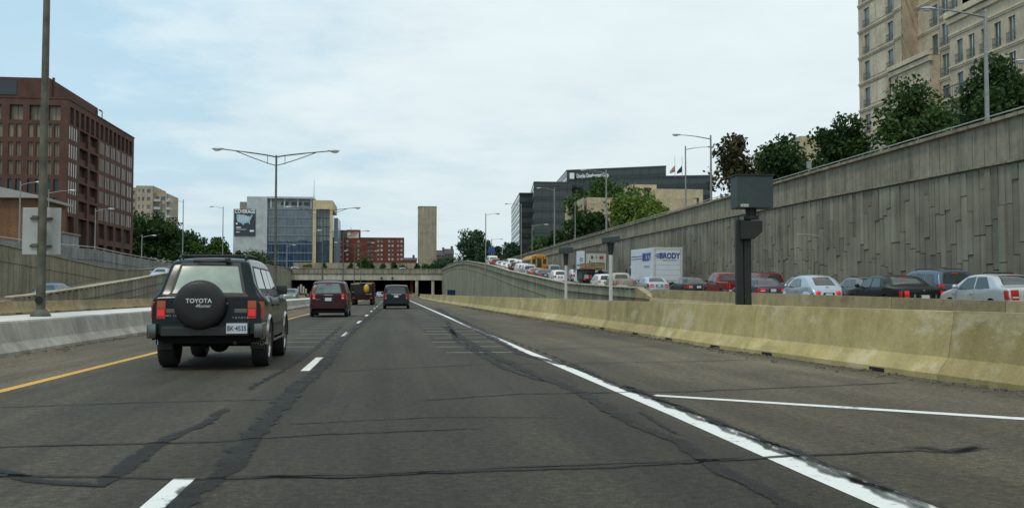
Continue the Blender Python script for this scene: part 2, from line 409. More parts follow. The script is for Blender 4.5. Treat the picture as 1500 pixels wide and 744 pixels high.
tag(o, 'long olive stained concrete safety barrier along the right shoulder, nearest the camera', 'barrier')
DARK = simple('dark_void', (.012, .011, .010), .9, var=0)
for px, py in ((1248, 541), (1093, 518.5), (1020, 508), (962, 497), (915, 489), (870, 481)):
    y = pt(px, py, z=0.03).y; x = BAR1(y); d = MB(); d.box((x - .002, y, .035), (.02, .34 + y * .008, .055)); d.build('drain_slot', DARK, o)
path = [(B2X + .2 * (y - 10) / 50, y) for y in frange(-25, 61, 30)]
o = jersey('concrete_barrier', TAN2, path, 1, .83, lambda y: .12 + max(0, (y - 24)) * .0125, thick=.16, foot=.2)
tag(o, 'low tan concrete barrier in front of the queueing cars on the ramp', 'barrier')
path = [(-20.9, y) for y in frange(-25, 240, 40)]
o = jersey('concrete_barrier', TAN2, path, -1, .70, lambda y: 0)
tag(o, 'tan concrete barrier on the far side of the oncoming carriageway', 'barrier')
for k in range(30): d = MB(); d.box((-20.9, 20 + k * 6.2, .03), (.02, .9, .06)); d.build('drain_slot', DARK, o)
# wide median: two pale faces and a flat top, its light put into a paler colour
mb = MB(); prof = [(-7.05, -.3), (-7.05, .07), (-7.2, .24), (-7.32, .60), (-7.35, .635)]
prof2 = [(-9.15, .635), (-9.2, .6), (-9.35, .24), (-9.5, .07), (-9.5, -.3)]
ysm = frange(-25, 322, 80)
for y0, y1 in zip(ysm, ysm[1:]):
    for P in (prof, prof2):
        for (a, z0), (b_, z1) in zip(P, P[1:]): mb.quad((a, y0, z0), (b_, y0, z1), (b_, y1, z1), (a, y1, z0))
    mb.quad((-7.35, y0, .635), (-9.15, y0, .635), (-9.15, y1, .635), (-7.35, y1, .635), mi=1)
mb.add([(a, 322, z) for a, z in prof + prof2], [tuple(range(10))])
o = mb.build('median_barrier', PALE, mats=[PALE, CAP_LIT]); tag(o, 'wide pale concrete median barrier with flat brightly lit top left of the yellow line', 'barrier')

# ------------------------------------------------------------------ retaining walls
GREYW = concrete('ribbed_grey_concrete', (.32, .295, .21), joint=1.25, stain=.42, jw=.04)
GREYL = concrete('left_grey_concrete', (.26, .25, .195), joint=1.1, stain=.45, jw=.05)
GREYL2 = concrete('blue_grey_concrete', (.26, .275, .27), joint=1.3, stain=.35, jw=.05)
BIGW = concrete('board_marked_concrete', (.275, .25, .195), stain=.5, blot=.4)
BIGTOP = concrete('coping_concrete', (.30, .27, .195), joint=.92, stain=.5, jw=.045)
RAIL = simple('galvanised_rail', (.42, .42, .40), .5, .5)
def wall(name, mat, pts, th, zb=-.2, groove=None, side=1):
    """pts (x,y,ztop); thickness goes to side*x"""
    mb = MB(); rows = []
    for x, y, zt in pts: rows.append([(x, y, zb), (x, y, zt), (x + side * th, y, zt), (x + side * th, y, zb)])
    for r0, r1 in zip(rows, rows[1:]):
        for k in range(4): mb.quad(r0[k], r0[(k + 1) % 4], r1[(k + 1) % 4], r1[k])
    mb.add(rows[0], [(0, 1, 2, 3)]); mb.add(rows[-1], [(0, 1, 2, 3)])
    return mb.build(name, mat)
def coping(parent, pts, mat, w=.5, gap=.13, th=.1, post=1.3, off=0, side=1, pm=None):
    mb = MB()
    for (x0, y0, z0), (x1, y1, z1) in zip(pts, pts[1:]):
        a = Vector((x0 + side * (w / 2 - .12), y0, z0 + gap + th / 2)); b_ = Vector((x1 + side * (w / 2 - .12), y1, z1 + gap + th / 2)); d = b_ - a
        R = d.to_track_quat('Y', 'Z').to_matrix(); mb.box((a + b_) / 2, (w, d.length, th), rot=R)
    o = mb.build('coping', mat, parent)
    mb = MB(); L = 0
    for (x0, y0, z0), (x1, y1, z1) in zip(pts, pts[1:]):
        a = Vector((x0, y0, z0)); b_ = Vector((x1, y1, z1)); n = max(1, round((b_ - a).length / post))
        for k in range(n):
            c = a.lerp(b_, (k + .5) / n); mb.box((c.x + side * .16, c.y, c.z + gap / 2), (.3, post * .42, gap + .04))
    o2 = mb.build('coping_block', pm or mat, parent); tag(o2, kind='stuff'); return o
def dens(prof, a, b_, n): return [(y, interp(prof, y)) for y in frange(a, b_, n)]
# right ramp wall with its slanted nose
pts = [(XW, y, z) for y, z in dens(COPE_R, 66, 330, 60)]
PALECOPE = concrete('pale_coping', (.46, .42, .31), stain=.3)
o = wall('retaining_wall', GREYW, [(x, y, z - .22) for x, y, z in pts], .35)
tag(o, 'ribbed grey concrete wall holding up the rising right ramp, up to the overpass', 'retaining wall')
coping(o, [(x, y, z - .22) for x, y, z in pts], PALECOPE)
mb = MB()
mb.prism([(66, 1.62), (66, -.2), (58.3, -.2), (58.9, .35)], XW - .12, XW + .42, 'X')
mb.build('slanted_end', TAN2, o)
mb = MB()  # groove shadow gap line along the wall: a real recessed-looking ledge
for (y0, z0), (y1, z1) in zip(dens(COPE_R, 90, 330, 60), dens(COPE_R, 90, 330, 60)[1:]):
    a = Vector((XW - .03, y0, z0 - 1.9)); b_ = Vector((XW - .03, y1, z1 - 1.9))
    if z0 - 1.9 < .9: continue
    d_ = b_ - a; mb.box((a + b_) / 2, (.06, d_.length, .12), rot=d_.to_track_quat('Y', 'Z').to_matrix())
mb.build('ledge', GREYW, o)
# big right wall with staggered vertical boards
gz = [(-30, 6.4), (20, 6.75), (35, 6.9), (60, 7.2), (110, 7.55), (220, 7.9)]
o = wall('retaining_wall', BIGTOP, [(XBIG, y, 9.0) for y in frange(-30, 265, 20)], .6, zb=4.5)
tag(o, 'tall board marked concrete wall on the right behind the car queue', 'retaining wall')
mb = MB(); rnd = random.Random(5); y = -12.0
while y < 262:
    w = rnd.choice((.42, .46, .5)) * (1 if y < 100 else 1.6)
    zt = interp(gz, y); zb = RR(y) - .1; z = zb
    while z < zt - .05:
        hseg = rnd.uniform(1.6, 3.6)
        z1 = z + hseg
        if z1 > zt - .7 or z > zt - 1.6: z1 = zt
        dep = rnd.choice((.04, .06, .08, .10))
        mb.bb(XBIG - dep, XBIG + .3, y + .025, y + w - .025, z, z1 - .04)
        z = z1
    y += w
m2, nt, b = newmat('board_blocks')
pos = nt.nodes.new('ShaderNodeNewGeometry'); rp = pos.outputs['Random Per Island']; pp = pos.outputs['Position']
st = noise(nt, 1.0, (2.5, 2.5, .15), 5, .65, pp); bg = noise(nt, .25, (1, 1, 1.6), 6, .6, pp); fi = noise(nt, 24, detail=3, coord=pp)
sp = nt.nodes.new('ShaderNodeSeparateXYZ'); lk(nt, pp, sp.inputs[0])
c = ramp(nt, st, [(.2, (.155, .145, .108)), (.5, (.222, .206, .152)), (.8, (.29, .27, .205))])
c = mix(nt, .75, c, ramp(nt, rp, [(0, .66), (1, 1.22)]), 'MULTIPLY')
c = mix(nt, .7, c, ramp(nt, bg, [(.35, .6), (.65, 1.2)]), 'MULTIPLY')
c = mix(nt, .5, c, ramp(nt, fi, [(.3, .75), (.7, 1.2)]), 'MULTIPLY')
lk(nt, c, b.inputs['Base Color']); b.inputs['Roughness'].default_value = .92; bump(nt, b, fi, .4, .015)
mb.build('board_panel', m2, o, weld=False)
mb = MB()
for (y0, z0), (y1, z1) in zip(gz, gz[1:]):
    A_ = Vector((XBIG - .08, y0, z0 + .1)); B_ = Vector((XBIG - .08, y1, z1 + .1)); d_ = B_ - A_; mb.box((A_ + B_) / 2, (.24, d_.length, .10), rot=d_.to_track_quat('Y', 'Z').to_matrix())
mb.build('ledge', BIGTOP, o)
mb = MB()
mb.bb(XBIG - .22, XBIG + .65, -30, 265, 9.0, 9.16)
mb.build('coping', BIGTOP, o)
mb = MB(); mb.tube((XBIG - .02, -30, 9.34), (XBIG - .02, 265, 9.34), .032)
for k in range(99): mb.tube((XBIG - .02, -28 + k * 3, 9.16), (XBIG - .02, -28 + k * 3, 9.33), .02, n=5)
mb.build('handrail', RAIL, o)
# broken lamp bracket on the big wall
a = pt(1200, 346, X=XBIG - .2); b_ = pt(1224, 343.5, X=XBIG - 1.0)
e = empty('wall_lamp_bracket', a, 0, 'small broken lamp bracket sticking out of the board marked wall', 'bracket')
mb = MB(); q = b_ - a; mb.tube((0, 0, 0), (-1.1, 0, .1), .04); mb.tube((0, 0, 0), (.2, .0, -.3), .03)
mb.build('bracket_arm', RAIL, e); mb = MB(); mb.box((-1.1, 0, .08), (.7, .22, .1)); mb.build('lamp_head', RAIL, e, bevel=.03)

# left ramp: inner wall flares out to the overpass
inner = [(-23.9, 64.0, .95), (-23.9, 67, 1.04), (-23.9, 78, 1.6), (-23.9, 91, 2.35), (-23.9, 104, 3.2), (-23.9, 125, 4.3), (-23.9, 150, 5.5), (-24.2, 180, 6.5), (-27.2, 225, 7.5), (-30.5, 280, 8.7), (-33.7, 330, 9.55)]
def resample(P, n):
    out = []
    for a, b_ in zip(P, P[1:]):
        for k in range(n): out.append(tuple(a[i] + (b_[i] - a[i]) * k / n for i in range(3)))
    return out + [P[-1]]
ir = resample(inner, 4)
o = wall('retaining_wall', GREYL, [(x, y, z - .2) for x, y, z in ir], .35, side=-1)
tag(o, 'grey concrete wall with notched coping holding up the left ramp', 'retaining wall')
coping(o, [(x, y, z - .2) for x, y, z in ir], PALECOPE, side=-1)
mb = MB()
for a, b_ in zip(ir, ir[1:]):
    if a[2] < 2.2: continue
    A = Vector((a[0] + .03, a[1], a[2] - 1.6)); B = Vector((b_[0] + .03, b_[1], b_[2] - 1.6)); d_ = B - A
    mb.box((A + B) / 2, (.06, d_.length, .1), rot=d_.to_track_quat('Y', 'Z').to_matrix())
mb.build('ledge', GREYL, o)
outer = [(-31.2, -30, 6.6), (-31.2, 40, 6.0), (-31.2, 80, 5.1), (-31.2, 98, 4.38), (-31.2, 108, 3.98), (-31.2, 116, 3.85), (-31.2, 124, 4.05), (-31.2, 134, 4.5), (-31.2, 150, 5.3), (-31.2, 175, 6.4), (-34, 230, 8.6), (-37.5, 290, 9.4)]
orr = resample(outer, 3)
GREYL3 = concrete('tan_grey_concrete', (.26, .24, .175), joint=1.2, stain=.45, jw=.05)
o = wall('retaining_wall', GREYL3, orr, .35, side=-1)
tag(o, 'dark weathered concrete wall behind the left ramp, its top dipping then rising', 'retaining wall')
mb = MB()
for a, b_ in zip(orr, orr[1:]):
    A = Vector((a[0] - .15, a[1], a[2] + .05)); B = Vector((b_[0] - .15, b_[1], b_[2] + .05)); d_ = B - A
    mb.box((A + B) / 2, (.5, d_.length + .02, .12), rot=d_.to_track_quat('Y', 'Z').to_matrix())
mb.build('coping', BIGTOP, o)
mb = MB()
for a, b_ in zip(orr, orr[1:]):
    if a[1] > 106: continue
    A = Vector((a[0] + .03, a[1], a[2] - 1.25 - .0 * a[1])); B = Vector((b_[0] + .03, b_[1], b_[2] - 1.25)); d_ = B - A
    mb.box((A + B) / 2, (.06, d_.length, .12), rot=d_.to_track_quat('Y', 'Z').to_matrix())
mb.build('ledge', GREYL3, o)
street = [(-38, 20, 6.3), (-38, 110, 6.4), (-38, 129, 6.8), (-38, 141, 6.55), (-38, 165, 6.3), (-38, 175, 6.4), (-38.2, 230, 8.0), (-38.2, 290, 9.4), (-38.2, 330, 9.6)]
sr = resample(street, 3)
o = wall('retaining_wall', GREYL2, sr, .4, side=-1)
tag(o, 'pale blue grey wall below the street and brick red office block', 'retaining wall')
mb = MB()
for a, b_ in zip(sr, sr[1:]):
    A = Vector((a[0] - .1, a[1], a[2] + .28)); B = Vector((b_[0] - .1, b_[1], b_[2] + .28)); mb.tube(A, B, .05, n=6)
    mb.tube((a[0] - .1, a[1], a[2]), (a[0] - .1, a[1], a[2] + .28), .03, n=5)
mb.build('handrail', RAIL, o)
mb = MB()
for a, b_ in zip(sr, sr[1:]):
    A = Vector((a[0] + .03, a[1], a[2] - 1.3)); B = Vector((b_[0] + .03, b_[1], b_[2] - 1.3)); d_ = B - A
    mb.box((A + B) / 2, (.06, d_.length, .1), rot=d_.to_track_quat('Y', 'Z').to_matrix())
mb.build('ledge', GREYL2, o)

# ------------------------------------------------------------------ overpass and tunnel
GIRD = concrete('girder_concrete', (.46, .445, .36), joint=4.7, axis='X', stain=.3, jw=.015)
PARA = concrete('parapet_concrete', (.30, .275, .21), joint=3.1, axis='X', stain=.5, jw=.03)
MAROON = simple('maroon_tunnel_wall', (.30, .07, .055), .8, var=.25, vs=.5)
e = empty('overpass', (-8, YB, 0), 0, 'wide low concrete overpass carrying a street across the motorway, tunnel mouth below', 'overpass')
def lb(mb, x0, x1, y0, y1, z0, z1): mb.bb(x0 + 8, x1 + 8, y0 - YB, y1 - YB, z0, z1)
mb = MB(); lb(mb, -33.7, 17.2, YB, YB + 1.2, 5.55, 7.62); mb.build('girder', GIRD, e)
mb = MB(); lb(mb, -34.5, 18.2, YB - .25, YB + .2, 7.7, 9.4); lb(mb, -34.5, 18.2, YB - .4, YB + .3, 9.4, 9.52)
for k in range(17): lb(mb, -34.5 + k * 3.1, -34.2 + k * 3.1, YB - .33, YB - .25, 7.72, 9.4)
mb.build('parapet', PARA, e)
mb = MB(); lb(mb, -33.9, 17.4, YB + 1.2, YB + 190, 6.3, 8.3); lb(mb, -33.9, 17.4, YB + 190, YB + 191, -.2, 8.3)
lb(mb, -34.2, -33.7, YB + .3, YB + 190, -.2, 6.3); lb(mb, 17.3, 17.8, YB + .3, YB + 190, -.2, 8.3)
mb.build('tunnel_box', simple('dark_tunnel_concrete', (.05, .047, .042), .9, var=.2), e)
mb = MB()
lb(mb, -8.6, -6.2, YB + 4, YB + 150, -.2, 6.2); lb(mb, 6.4, 7.4, YB + 6, YB + 150, -.2, 6.2); lb(mb, -22.5, -21.5, YB + 6, YB + 150, -.2, 6.2)
mb.build('dividing_wall', MAROON, e)
for px in (610.5, 634.2):
    x = pt(px, 420, Y=YB).x; mb = MB(); lb(mb, x - .5, x + .5, YB + .2, YB + 1.4, -.2, 5.55); mb.build('column', GIRD, e, bevel=.08)
for px in (430, 436, 442, 449):
    pass
for px in (559, 575):
    p = pt(px, 407.5, Y=YB - .6); mb = MB(); mb.box((p.x + 8, -.6, p.z), (.7, .5, .5)); mb.tube((p.x + 8, -.6, p.z + .2), (p.x + 8, -.1, p.z + .6), .06)
    mb.build('traffic_detector', DARK, e)
# ribbed pier in the left tunnel mouth
x = pt(441, 420, Y=YB - 8).x
e = empty('ribbed_pier', (x, YB - 8, 0), 0, 'pale ribbed crash cushion stack standing before the left tunnel mouth', 'crash cushion')
mb = MB()
for k in range(5): mb.box((-1.6 + k * .8, 0, 2.0 - abs(k - 2) * .35), (.55, 1.2, 4.0 - abs(k - 2) * .7))
mb.build('rib', GIRD, e); mb = MB(); mb.box((0, .2, .5), (5.2, 1.6, 1.0)); mb.build('plinth', TAN2, e)
for px, py0, py1, w, lab in ((604, 426, 432, 2.0, 'short tan concrete block at the foot of the tunnel column'),):
    p = pt(px, 430, Y=YB - 6); mb = MB(); mb.prism([(-1.4, -.1), (1.4, -.1), (1.2, 1.1), (-1.2, 1.1)], -3, 3); o = mb.build('concrete_block', TAN2); o.location = (p.x, YB - 4, 0); tag(o, lab, 'concrete block')
# ------------------------------------------------------------------ buildings
def facade(mb, O, U, N, u0, u1, z0, z1, ops, depth, mi=0):
    """wall plane with real openings; ops=(ua,ub,za,zb[,depth]); O at u=0; returns pane quads"""
    O = Vector((O[0], O[1], 0)); U = Vector((U[0], U[1], 0)).normalized(); N = Vector((N[0], N[1], 0)).normalized()
    ops = [o for o in ops if o[0] >= u0 - 1e-6 and o[1] <= u1 + 1e-6 and o[2] >= z0 and o[3] <= z1]
    us = sorted({u0, u1} | {round(v, 4) for o in ops for v in o[:2]}); zs = sorted({z0, z1} | {round(v, 4) for o in ops for v in o[2:4]})
    P = lambda u, z, d=0: O + U * u - N * d + Vector((0, 0, z))
    for i in range(len(us) - 1):
        uc = (us[i] + us[i + 1]) / 2; run = None
        for j in range(len(zs) - 1):
            zc = (zs[j] + zs[j + 1]) / 2
            if any(o[0] < uc < o[1] and o[2] < zc < o[3] for o in ops): 
                continue
            mb.quad(P(us[i], zs[j]), P(us[i + 1], zs[j]), P(us[i + 1], zs[j + 1]), P(us[i], zs[j + 1]), mi)
    panes = []
    for o in ops:
        a, b_, c, d = o[:4]; dp = o[4] if len(o) > 4 else depth
        mb.quad(P(a, c), P(a, c, dp), P(a, d, dp), P(a, d), mi); mb.quad(P(b_, c), P(b_, c, dp), P(b_, d, dp), P(b_, d), mi)
        mb.quad(P(a, c), P(b_, c), P(b_, c, dp), P(a, c, dp), mi); mb.quad(P(a, d), P(b_, d), P(b_, d, dp), P(a, d, dp), mi)
        panes.append([P(a, c, dp), P(b_, c, dp), P(b_, d, dp), P(a, d, dp)])
    return panes
def add_windows(parent, panes, mat, lim=100, name='window', frame=None):
    panes = sorted(panes, key=lambda q: -((q[1] - q[0]).length * (q[2] - q[1]).length) / max(1, q[0].y ** 2))
    for q in panes[:lim]:
        mb = MB(); mb.quad(*q)
        if frame:
            c = (q[0] + q[2]) / 2; n = (q[1] - q[0]).cross(q[3] - q[0]).normalized()
            if n.dot(Vector((0, 0, 2)) - c) < 0: n = -n
            k = .05; off = n * .04
            m1 = (q[0] + q[1]) / 2; m2_ = (q[2] + q[3]) / 2; t = (q[1] - q[0]).normalized() * k
            mb.quad(m1 - t + off, m1 + t + off, m2_ + t + off, m2_ - t + off, mi=1)
            mb.build(name, mat, parent, weld=False, mats=[mat, frame])
        else: mb.build(name, mat, parent)
    if panes[lim:]:
        mb = MB(); [mb.quad(*q) for q in panes[lim:]]
        o = mb.build(name, mat, parent, weld=False); tag(o, kind='stuff')
def bld(name, label, cat='building'): return empty(name, (0, 0, 0), 0, label, cat)
def set_base(e, x, y, z):
    e.location = (x, y, z)
    for c in e.children: c.location = c.location - Vector((x, y, z))
REDB = concrete('brick_red_precast', (.105, .056, .043), stain=.15, blot=.2)
def winmat(name, col, rough=.12, spec=.6, var=.5):
    m, nt, b = newmat(name); g = nt.nodes.new('ShaderNodeNewGeometry'); rp = g.outputs['Random Per Island']
    oi = nt.nodes.new('ShaderNodeObjectInfo').outputs['Random']
    r = mth(nt, 'FRACT', mth(nt, 'ADD', rp, oi))
    c = ramp(nt, r, [(0, tuple(x * (1 - var) for x in col)), (1, tuple(x * (1 + var) for x in col))])
    lk(nt, c, b.inputs['Base Color']); b.inputs['Roughness'].default_value = rough; b.inputs['Specular IOR Level'].default_value = spec
    return m
BLIND = winmat('tan_blinds', (.21, .18, .125), .35, .4, .12); DKWIN = winmat('dark_window', (.03, .035, .035), .15, .6)
SLIT = winmat('pale_window_strip', (.36, .36, .33), .3, .5, .1); RECESS = simple('shaded_recess', (.035, .022, .02), .8)  # RECESS: inner shade and dark glass of the bays in one dark colour
# --- brick red office block
e = bld('office_block', 'brick red stepped office block with deep square bays, far left')
X0 = -58.0; ya = 179.4
def Yx(px, X): return X * (.992 - .1246 * (px - 750) / F) / (.1246 + .992 * (px - 750) / F)
rows = [(32.1, 34.8), (29.0, 31.4), (25.6, 28.1), (22.3, 24.8), (19.1, 21.5), (15.7, 18.2), (12.4, 14.7), (8.2, 10.9)]
yb = Yx(193.5, X0) ; ops = []; bl = []; sl = []
east_top = []
for k in range(14):
    a = ya + 1.3 + k * (yb - ya - 2) / 14; east_top.append((a - ya, a - ya + 2.0, rows[0][0] - .3, rows[0][1] + .1, .35))
mbw = MB()
groups = [(97, 110.5, 4), (143, 150, 4), (152, 158, 3), (160, 166, 3), (168, 174, 3), (176, 182, 3), (184, 191, 3)]
strips = []
for a, b_, n in groups:
    y0, y1 = Yx(a, X0) - ya, Yx(b_, X0) - ya; s = (y1 - y0) / n
    for r in rows[1:6]:
        for k in range(n): strips.append((y0 + k * s + s * .22, y0 + k * s + s * .78, r[0], r[1], .05))
deeps = []
for a, b_ in ((113.5, 126), (129, 140.5)):
    y0, y1 = Yx(a, X0) - ya, Yx(b_, X0) - ya
    for r in rows[1:6]: deeps.append((y0, y1, r[0] - .35, r[1] + .1, .9))
    deeps.append((y0, y1, 8.0, 15.0, .9))
for a, b_ in ((97, 107), (143, 152), (155.5, 165), (168, 177), (180, 190)):
    y0, y1 = Yx(a, X0) - ya, Yx(b_, X0) - ya
    deeps.append((y0, y1, 12.0, 15.0, .7)); deeps.append((y0, y1, 7.4, 10.8, .7))
H = 36.0
allops = east_top + strips + deeps
pn = facade(mbw, (X0, ya), (0, 1), (1, 0), 0, yb - ya, 5.5, H, allops, .4)
p_top, p_str, p_deep = pn[:14], pn[14:14 + len(strips)], pn[14 + len(strips):]
fr = []; frd = []
Xs = lambda px: X0 - pt(px, 300, Y=ya).x
for px0, px1 in ((11, 31), (40, 60), (67.5, 86.5), (-20, -1), (-50, -30)): fr.append((Xs(px1), Xs(px0), rows[0][0], rows[0][1], .9))
for px0, px1 in ((10, 17.5), (21.5, 29), (39, 46.5), (50.5, 58), (66, 73.5), (77.5, 85), (-18, -10), (-6, 1.5), (-50, -42), (-38, -30)):
    for i, r in enumerate(rows[1:]): (fr if i < 3 else frd).append((Xs(px1), Xs(px0), r[0], r[1], .35))
pf = facade(mbw, (X0, ya), (-1, 0), (0, -1), 0, 42, 5.5, H, fr + frd, .4)
mbw.quad((X0, yb, 5.5), (X0, yb, H), (X0 - 42, yb, H), (X0 - 42, yb, 5.5)); mbw.quad((X0 - 42, ya, 5.5), (X0 - 42, ya, H), (X0 - 42, yb, H), (X0 - 42, yb, 5.5))
mbw.quad((X0, ya, H), (X0 - 42, ya, H), (X0 - 42, yb, H), (X0, yb, H))
mbw.build('wall', REDB, e)
mb = MB(); mb.bb(-100, X0 + .1, ya - .1, ya + .35, H, H + .25); mb.bb(X0 - .35, X0 + .12, ya + .35, yb + .1, H, H + .25); mb.build('parapet', REDB, e)
mb = MB(); yp = 208; mb.bb(-100, -61.3, ya + .4, yp, H + .02, 39.8); mb.build('penthouse', REDB, e)
mb = MB(); mb.bb(-78, Xs(20) * -1 + X0, ya + .3, ya + .42, 36.6, 39.2)
mb.build('louvre', DKWIN, e)
add_windows(e, p_str, SLIT, 42); add_windows(e, p_top, DKWIN, 14)
add_windows(e, p_deep, RECESS, 12, name='bay_back')
add_windows(e, pf[:len(fr)], BLIND, 30, frame=REDB); add_windows(e, pf[len(fr):], DKWIN, 14)
mb = MB()
for i, r in enumerate(rows[1:6]):
    for a, b_ in ((113.5, 126), (129, 140.5)):
        y0, y1 = Yx(a, X0), Yx(b_, X0); mb.bb(X0 - .5, X0 - .4, y0, y1, r[0] - .3, r[0] + .75)
mb.build('balcony_panel', REDB, e)
mb = MB(); mb.tube((-61.2, ya + 2, 36), (-61.2, ya + 2, 40.2), .25); mb.tube((-61, ya + 27.5, 36), (-61, ya + 27.5, 39.4), .1); mb.box((-60.6, ya + 28.2, 39.2), (.3, 1.6, .2)); mb.tube((-60.5, ya + 29, 36.2), (-60.5, ya + 29, 39.2), .1)
mb.build('vent_pipe', REDB, e); set_base(e, X0, ya, 5.5)
# --- orange brick house
e = bld('brick_house', 'low orange brick house with pale overhanging eaves behind the left wall', 'house')
OR = concrete('orange_brick', (.19, .10, .055), stain=.3, blot=.3)
mbw = MB(); px_o = (-46.0, 130.0)
pf = facade(mbw, px_o, (-1, 0), (0, -1), 0, 24, 5.5, 13.4, [(5.0, 5.9, 9.6, 11.6), (12, 13, 9.6, 11.6)], .2)
pe = facade(mbw, px_o, (0, 1), (1, 0), 0, 12, 5.5, 13.4, [(2.2, 3.2, 9.6, 11.6), (7.5, 8.5, 9.6, 11.6)], .2)
mbw.quad((-70, 142, 5.5), (-70, 142, 13.4), (-46, 142, 13.4), (-46, 142, 5.5)); mbw.build('wall', OR, e)
mb = MB(); mb.bb(-71, -45.3, 129.3, 142.8, 13.4, 13.75); mb.prism([(-71, 13.75), (-45.3, 13.75), (-51, 15.0), (-66, 15.0)], 129.4, 142.7); mb.build('roof', simple('pale_roof', (.30, .30, .28), .8), e)
add_windows(e, pf + pe, SLIT, 10); set_base(e, -46, 130, 5.5)
e = bld('utility_enclosure', 'grey panelled utility enclosure between orange house and red office block', 'enclosure')
mb = MB(); a = pt(91, 362, X=-44); b_ = pt(115, 362, X=-44); mb.bb(-52, -44, a.y, b_.y, 5.5, 9.2); mb.build('wall', GREYL2, e)
mb = MB(); mb.bb(-52.2, -43.8, a.y - .2, b_.y + .2, 9.2, 9.4); mb.build('coping', BIGTOP, e); set_base(e, -44, a.y, 5.5)

# --- hotel on the right
e = bld('hotel', 'tall cream stone hotel with railed windows rising at the top right')
CREAM = concrete('cream_stone', (.56, .465, .335), stain=.12, blot=.2); CREAM2 = concrete('pale_cream_stone', (.66, .56, .40), stain=.15, blot=.15)
GLZ = winmat('green_glazing', (.075, .115, .105), .1, .7)
IRON = simple('balcony_iron', (.17, .19, .18), .6, .3)
mbw = MB(); led = MB(); rail = MB(); panel = MB(); panes = []
fl = 3.3; zf0 = 11.0
floors = [17.3 + fl * (k - 2) for k in range(0, 16)]
def hseg(y0, y1, x, zt, wins, panels=(), zb=8.0, railw=.15):
    """one flat stretch of the street front, from y1 (far) back to y0 (near)"""
    ops = []
    for f in floors:
        if f + fl > zt: continue
        for wy, ww in wins: ops.append((wy - ww / 2 - y0, wy + ww / 2 - y0, f + .25, f + 2.5, .16))
    panes.extend(facade(mbw, (x, y0), (0, 1), (-1, 0), 0, y1 - y0, zb, zt, ops, .5))
    mbw.quad((x, y0, zb), (x + 3, y0, zb), (x + 3, y0, zt), (x, y0, zt)); mbw.quad((x, y1, zb), (x + 3, y1, zb), (x + 3, y1, zt), (x, y1, zt))
    for f in floors:
        if f > zt: continue
        led.bb(x - .18, x + .1, y0, y1, f - .12, f + .06); led.bb(x - .1, x + .1, y0, y1, f - .3, f - .12)
        if f + fl > zt: continue
        for wy, ww in wins:
            for k in range(7): rail.bb(x - .2, x - .17, wy - ww / 2 + k * ww / 6 - .02, wy - ww / 2 + k * ww / 6 + .02, f + .1, f + 1.0)
            rail.bb(x - .22, x - .15, wy - ww / 2 - .05, wy + ww / 2 + .05, f + 1.0, f + 1.06); rail.bb(x - .22, x - .15, wy - ww / 2 - .05, wy + ww / 2 + .05, f + .45, f + .49)
        for a, b_ in panels: panel.bb(x - .05, x + .05, a, b_, f + .35, f + 2.75)
HX = 58.0; HZ = 62.0
Yh = lambda px, X=HX: Yx(px, X)
y_far = Yh(1263)
hseg(Yh(1322), y_far, HX, HZ, [(Yh(1275), 1.25), (Yh(1310), 1.25)], [(Yh(1303), Yh(1290)), (Yh(1288), Yh(1281))])
mbw.bb(HX, HX + 18, y_far - .01, y_far + .01, 8, HZ)
hseg(Yh(1333), Yh(1322), HX - .5, HZ, [])
mbw.bb(HX - .5, HX + 1.6, Yh(1333) - .0, Yh(1333) + .04, 24, HZ); mbw.bb(HX - .5, HX + .1, Yh(1322) - .04, Yh(1322), 8, HZ)
hseg(Yh(1383), Yh(1333), HX + 1.5, HZ, [(Yh(1357), 1.2)])
hseg(Yh(1418), Yh(1383), HX, HZ, [(Yh(1391), 1.25), (Yh(1405), 1.25)])
mbw.bb(HX, HX + 1.6, Yh(1383) - .04, Yh(1383), 8, HZ)
hseg(Yh(1440), Yh(1418), HX + 1.2, HZ, [])
hseg(Yh(1520), Yh(1440), HX, HZ, [(Yh(1450), 1.0), (Yh(1463), 1.0), (Yh(1478), 1.0), (Yh(1497), 1.0)])
mbw.bb(HX, HX + 1.3, Yh(1418), Yh(1418) + .04, 8, HZ)
# lower projecting block with its cornice
hseg(Yh(1383), Yh(1325), HX - 1.2, 26.6, [(Yh(1341), 1.0), (Yh(1357), 1.0)])
mbw.bb(HX - 1.2, HX + .4, Yh(1325), Yh(1325) + .03, 8, 26.6); mbw.bb(HX - 1.2, HX + 1.6, Yh(1383), Yh(1325), 26.55, 26.6)
led.bb(HX - 1.6, HX - 1.0, Yh(1385), Yh(1323), 26.5, 27.0); led.bb(HX - 1.4, HX - 1.0, Yh(1385), Yh(1323), 25.9, 26.4)
hseg(Yh(1560), Yh(1425), HX - 2.0, 29.0, [(Yh(1440), 1.0), (Yh(1458), 1.0), (Yh(1478), 1.0), (Yh(1498), 1.0), (Yh(1520), 1.0)])
mbw.bb(HX - 2, HX + .4, Yh(1425), Yh(1425) + .03, 8, 29); mbw.bb(HX - 2, HX + .6, Yh(1560), Yh(1425), 28.95, 29.0)
led.bb(HX - 2.5, HX - 1.9, Yh(1560), Yh(1423), 28.9, 29.5); led.bb(HX - 2.25, HX - 1.9, Yh(1560), Yh(1423), 28.3, 28.8)
for k in range(40):
    yy = Yh(1560) + .3 + k * .62
    if yy < Yh(1425): rail.bb(HX - 2.95, HX - 2.91, yy, yy + .06, floors[3] + .0, floors[3] + 1.05); rail.bb(HX - 2.95, HX - 2.91, yy + .3, yy + .34, floors[3] + .0, floors[3] + 1.05)
rail.bb(HX - 3.0, HX - 2.86, Yh(1560), Yh(1425), floors[3] + 1.05, floors[3] + 1.12); led.bb(HX - 3.0, HX - 2.0, Yh(1560), Yh(1425), floors[3] - .25, floors[3] - .02)
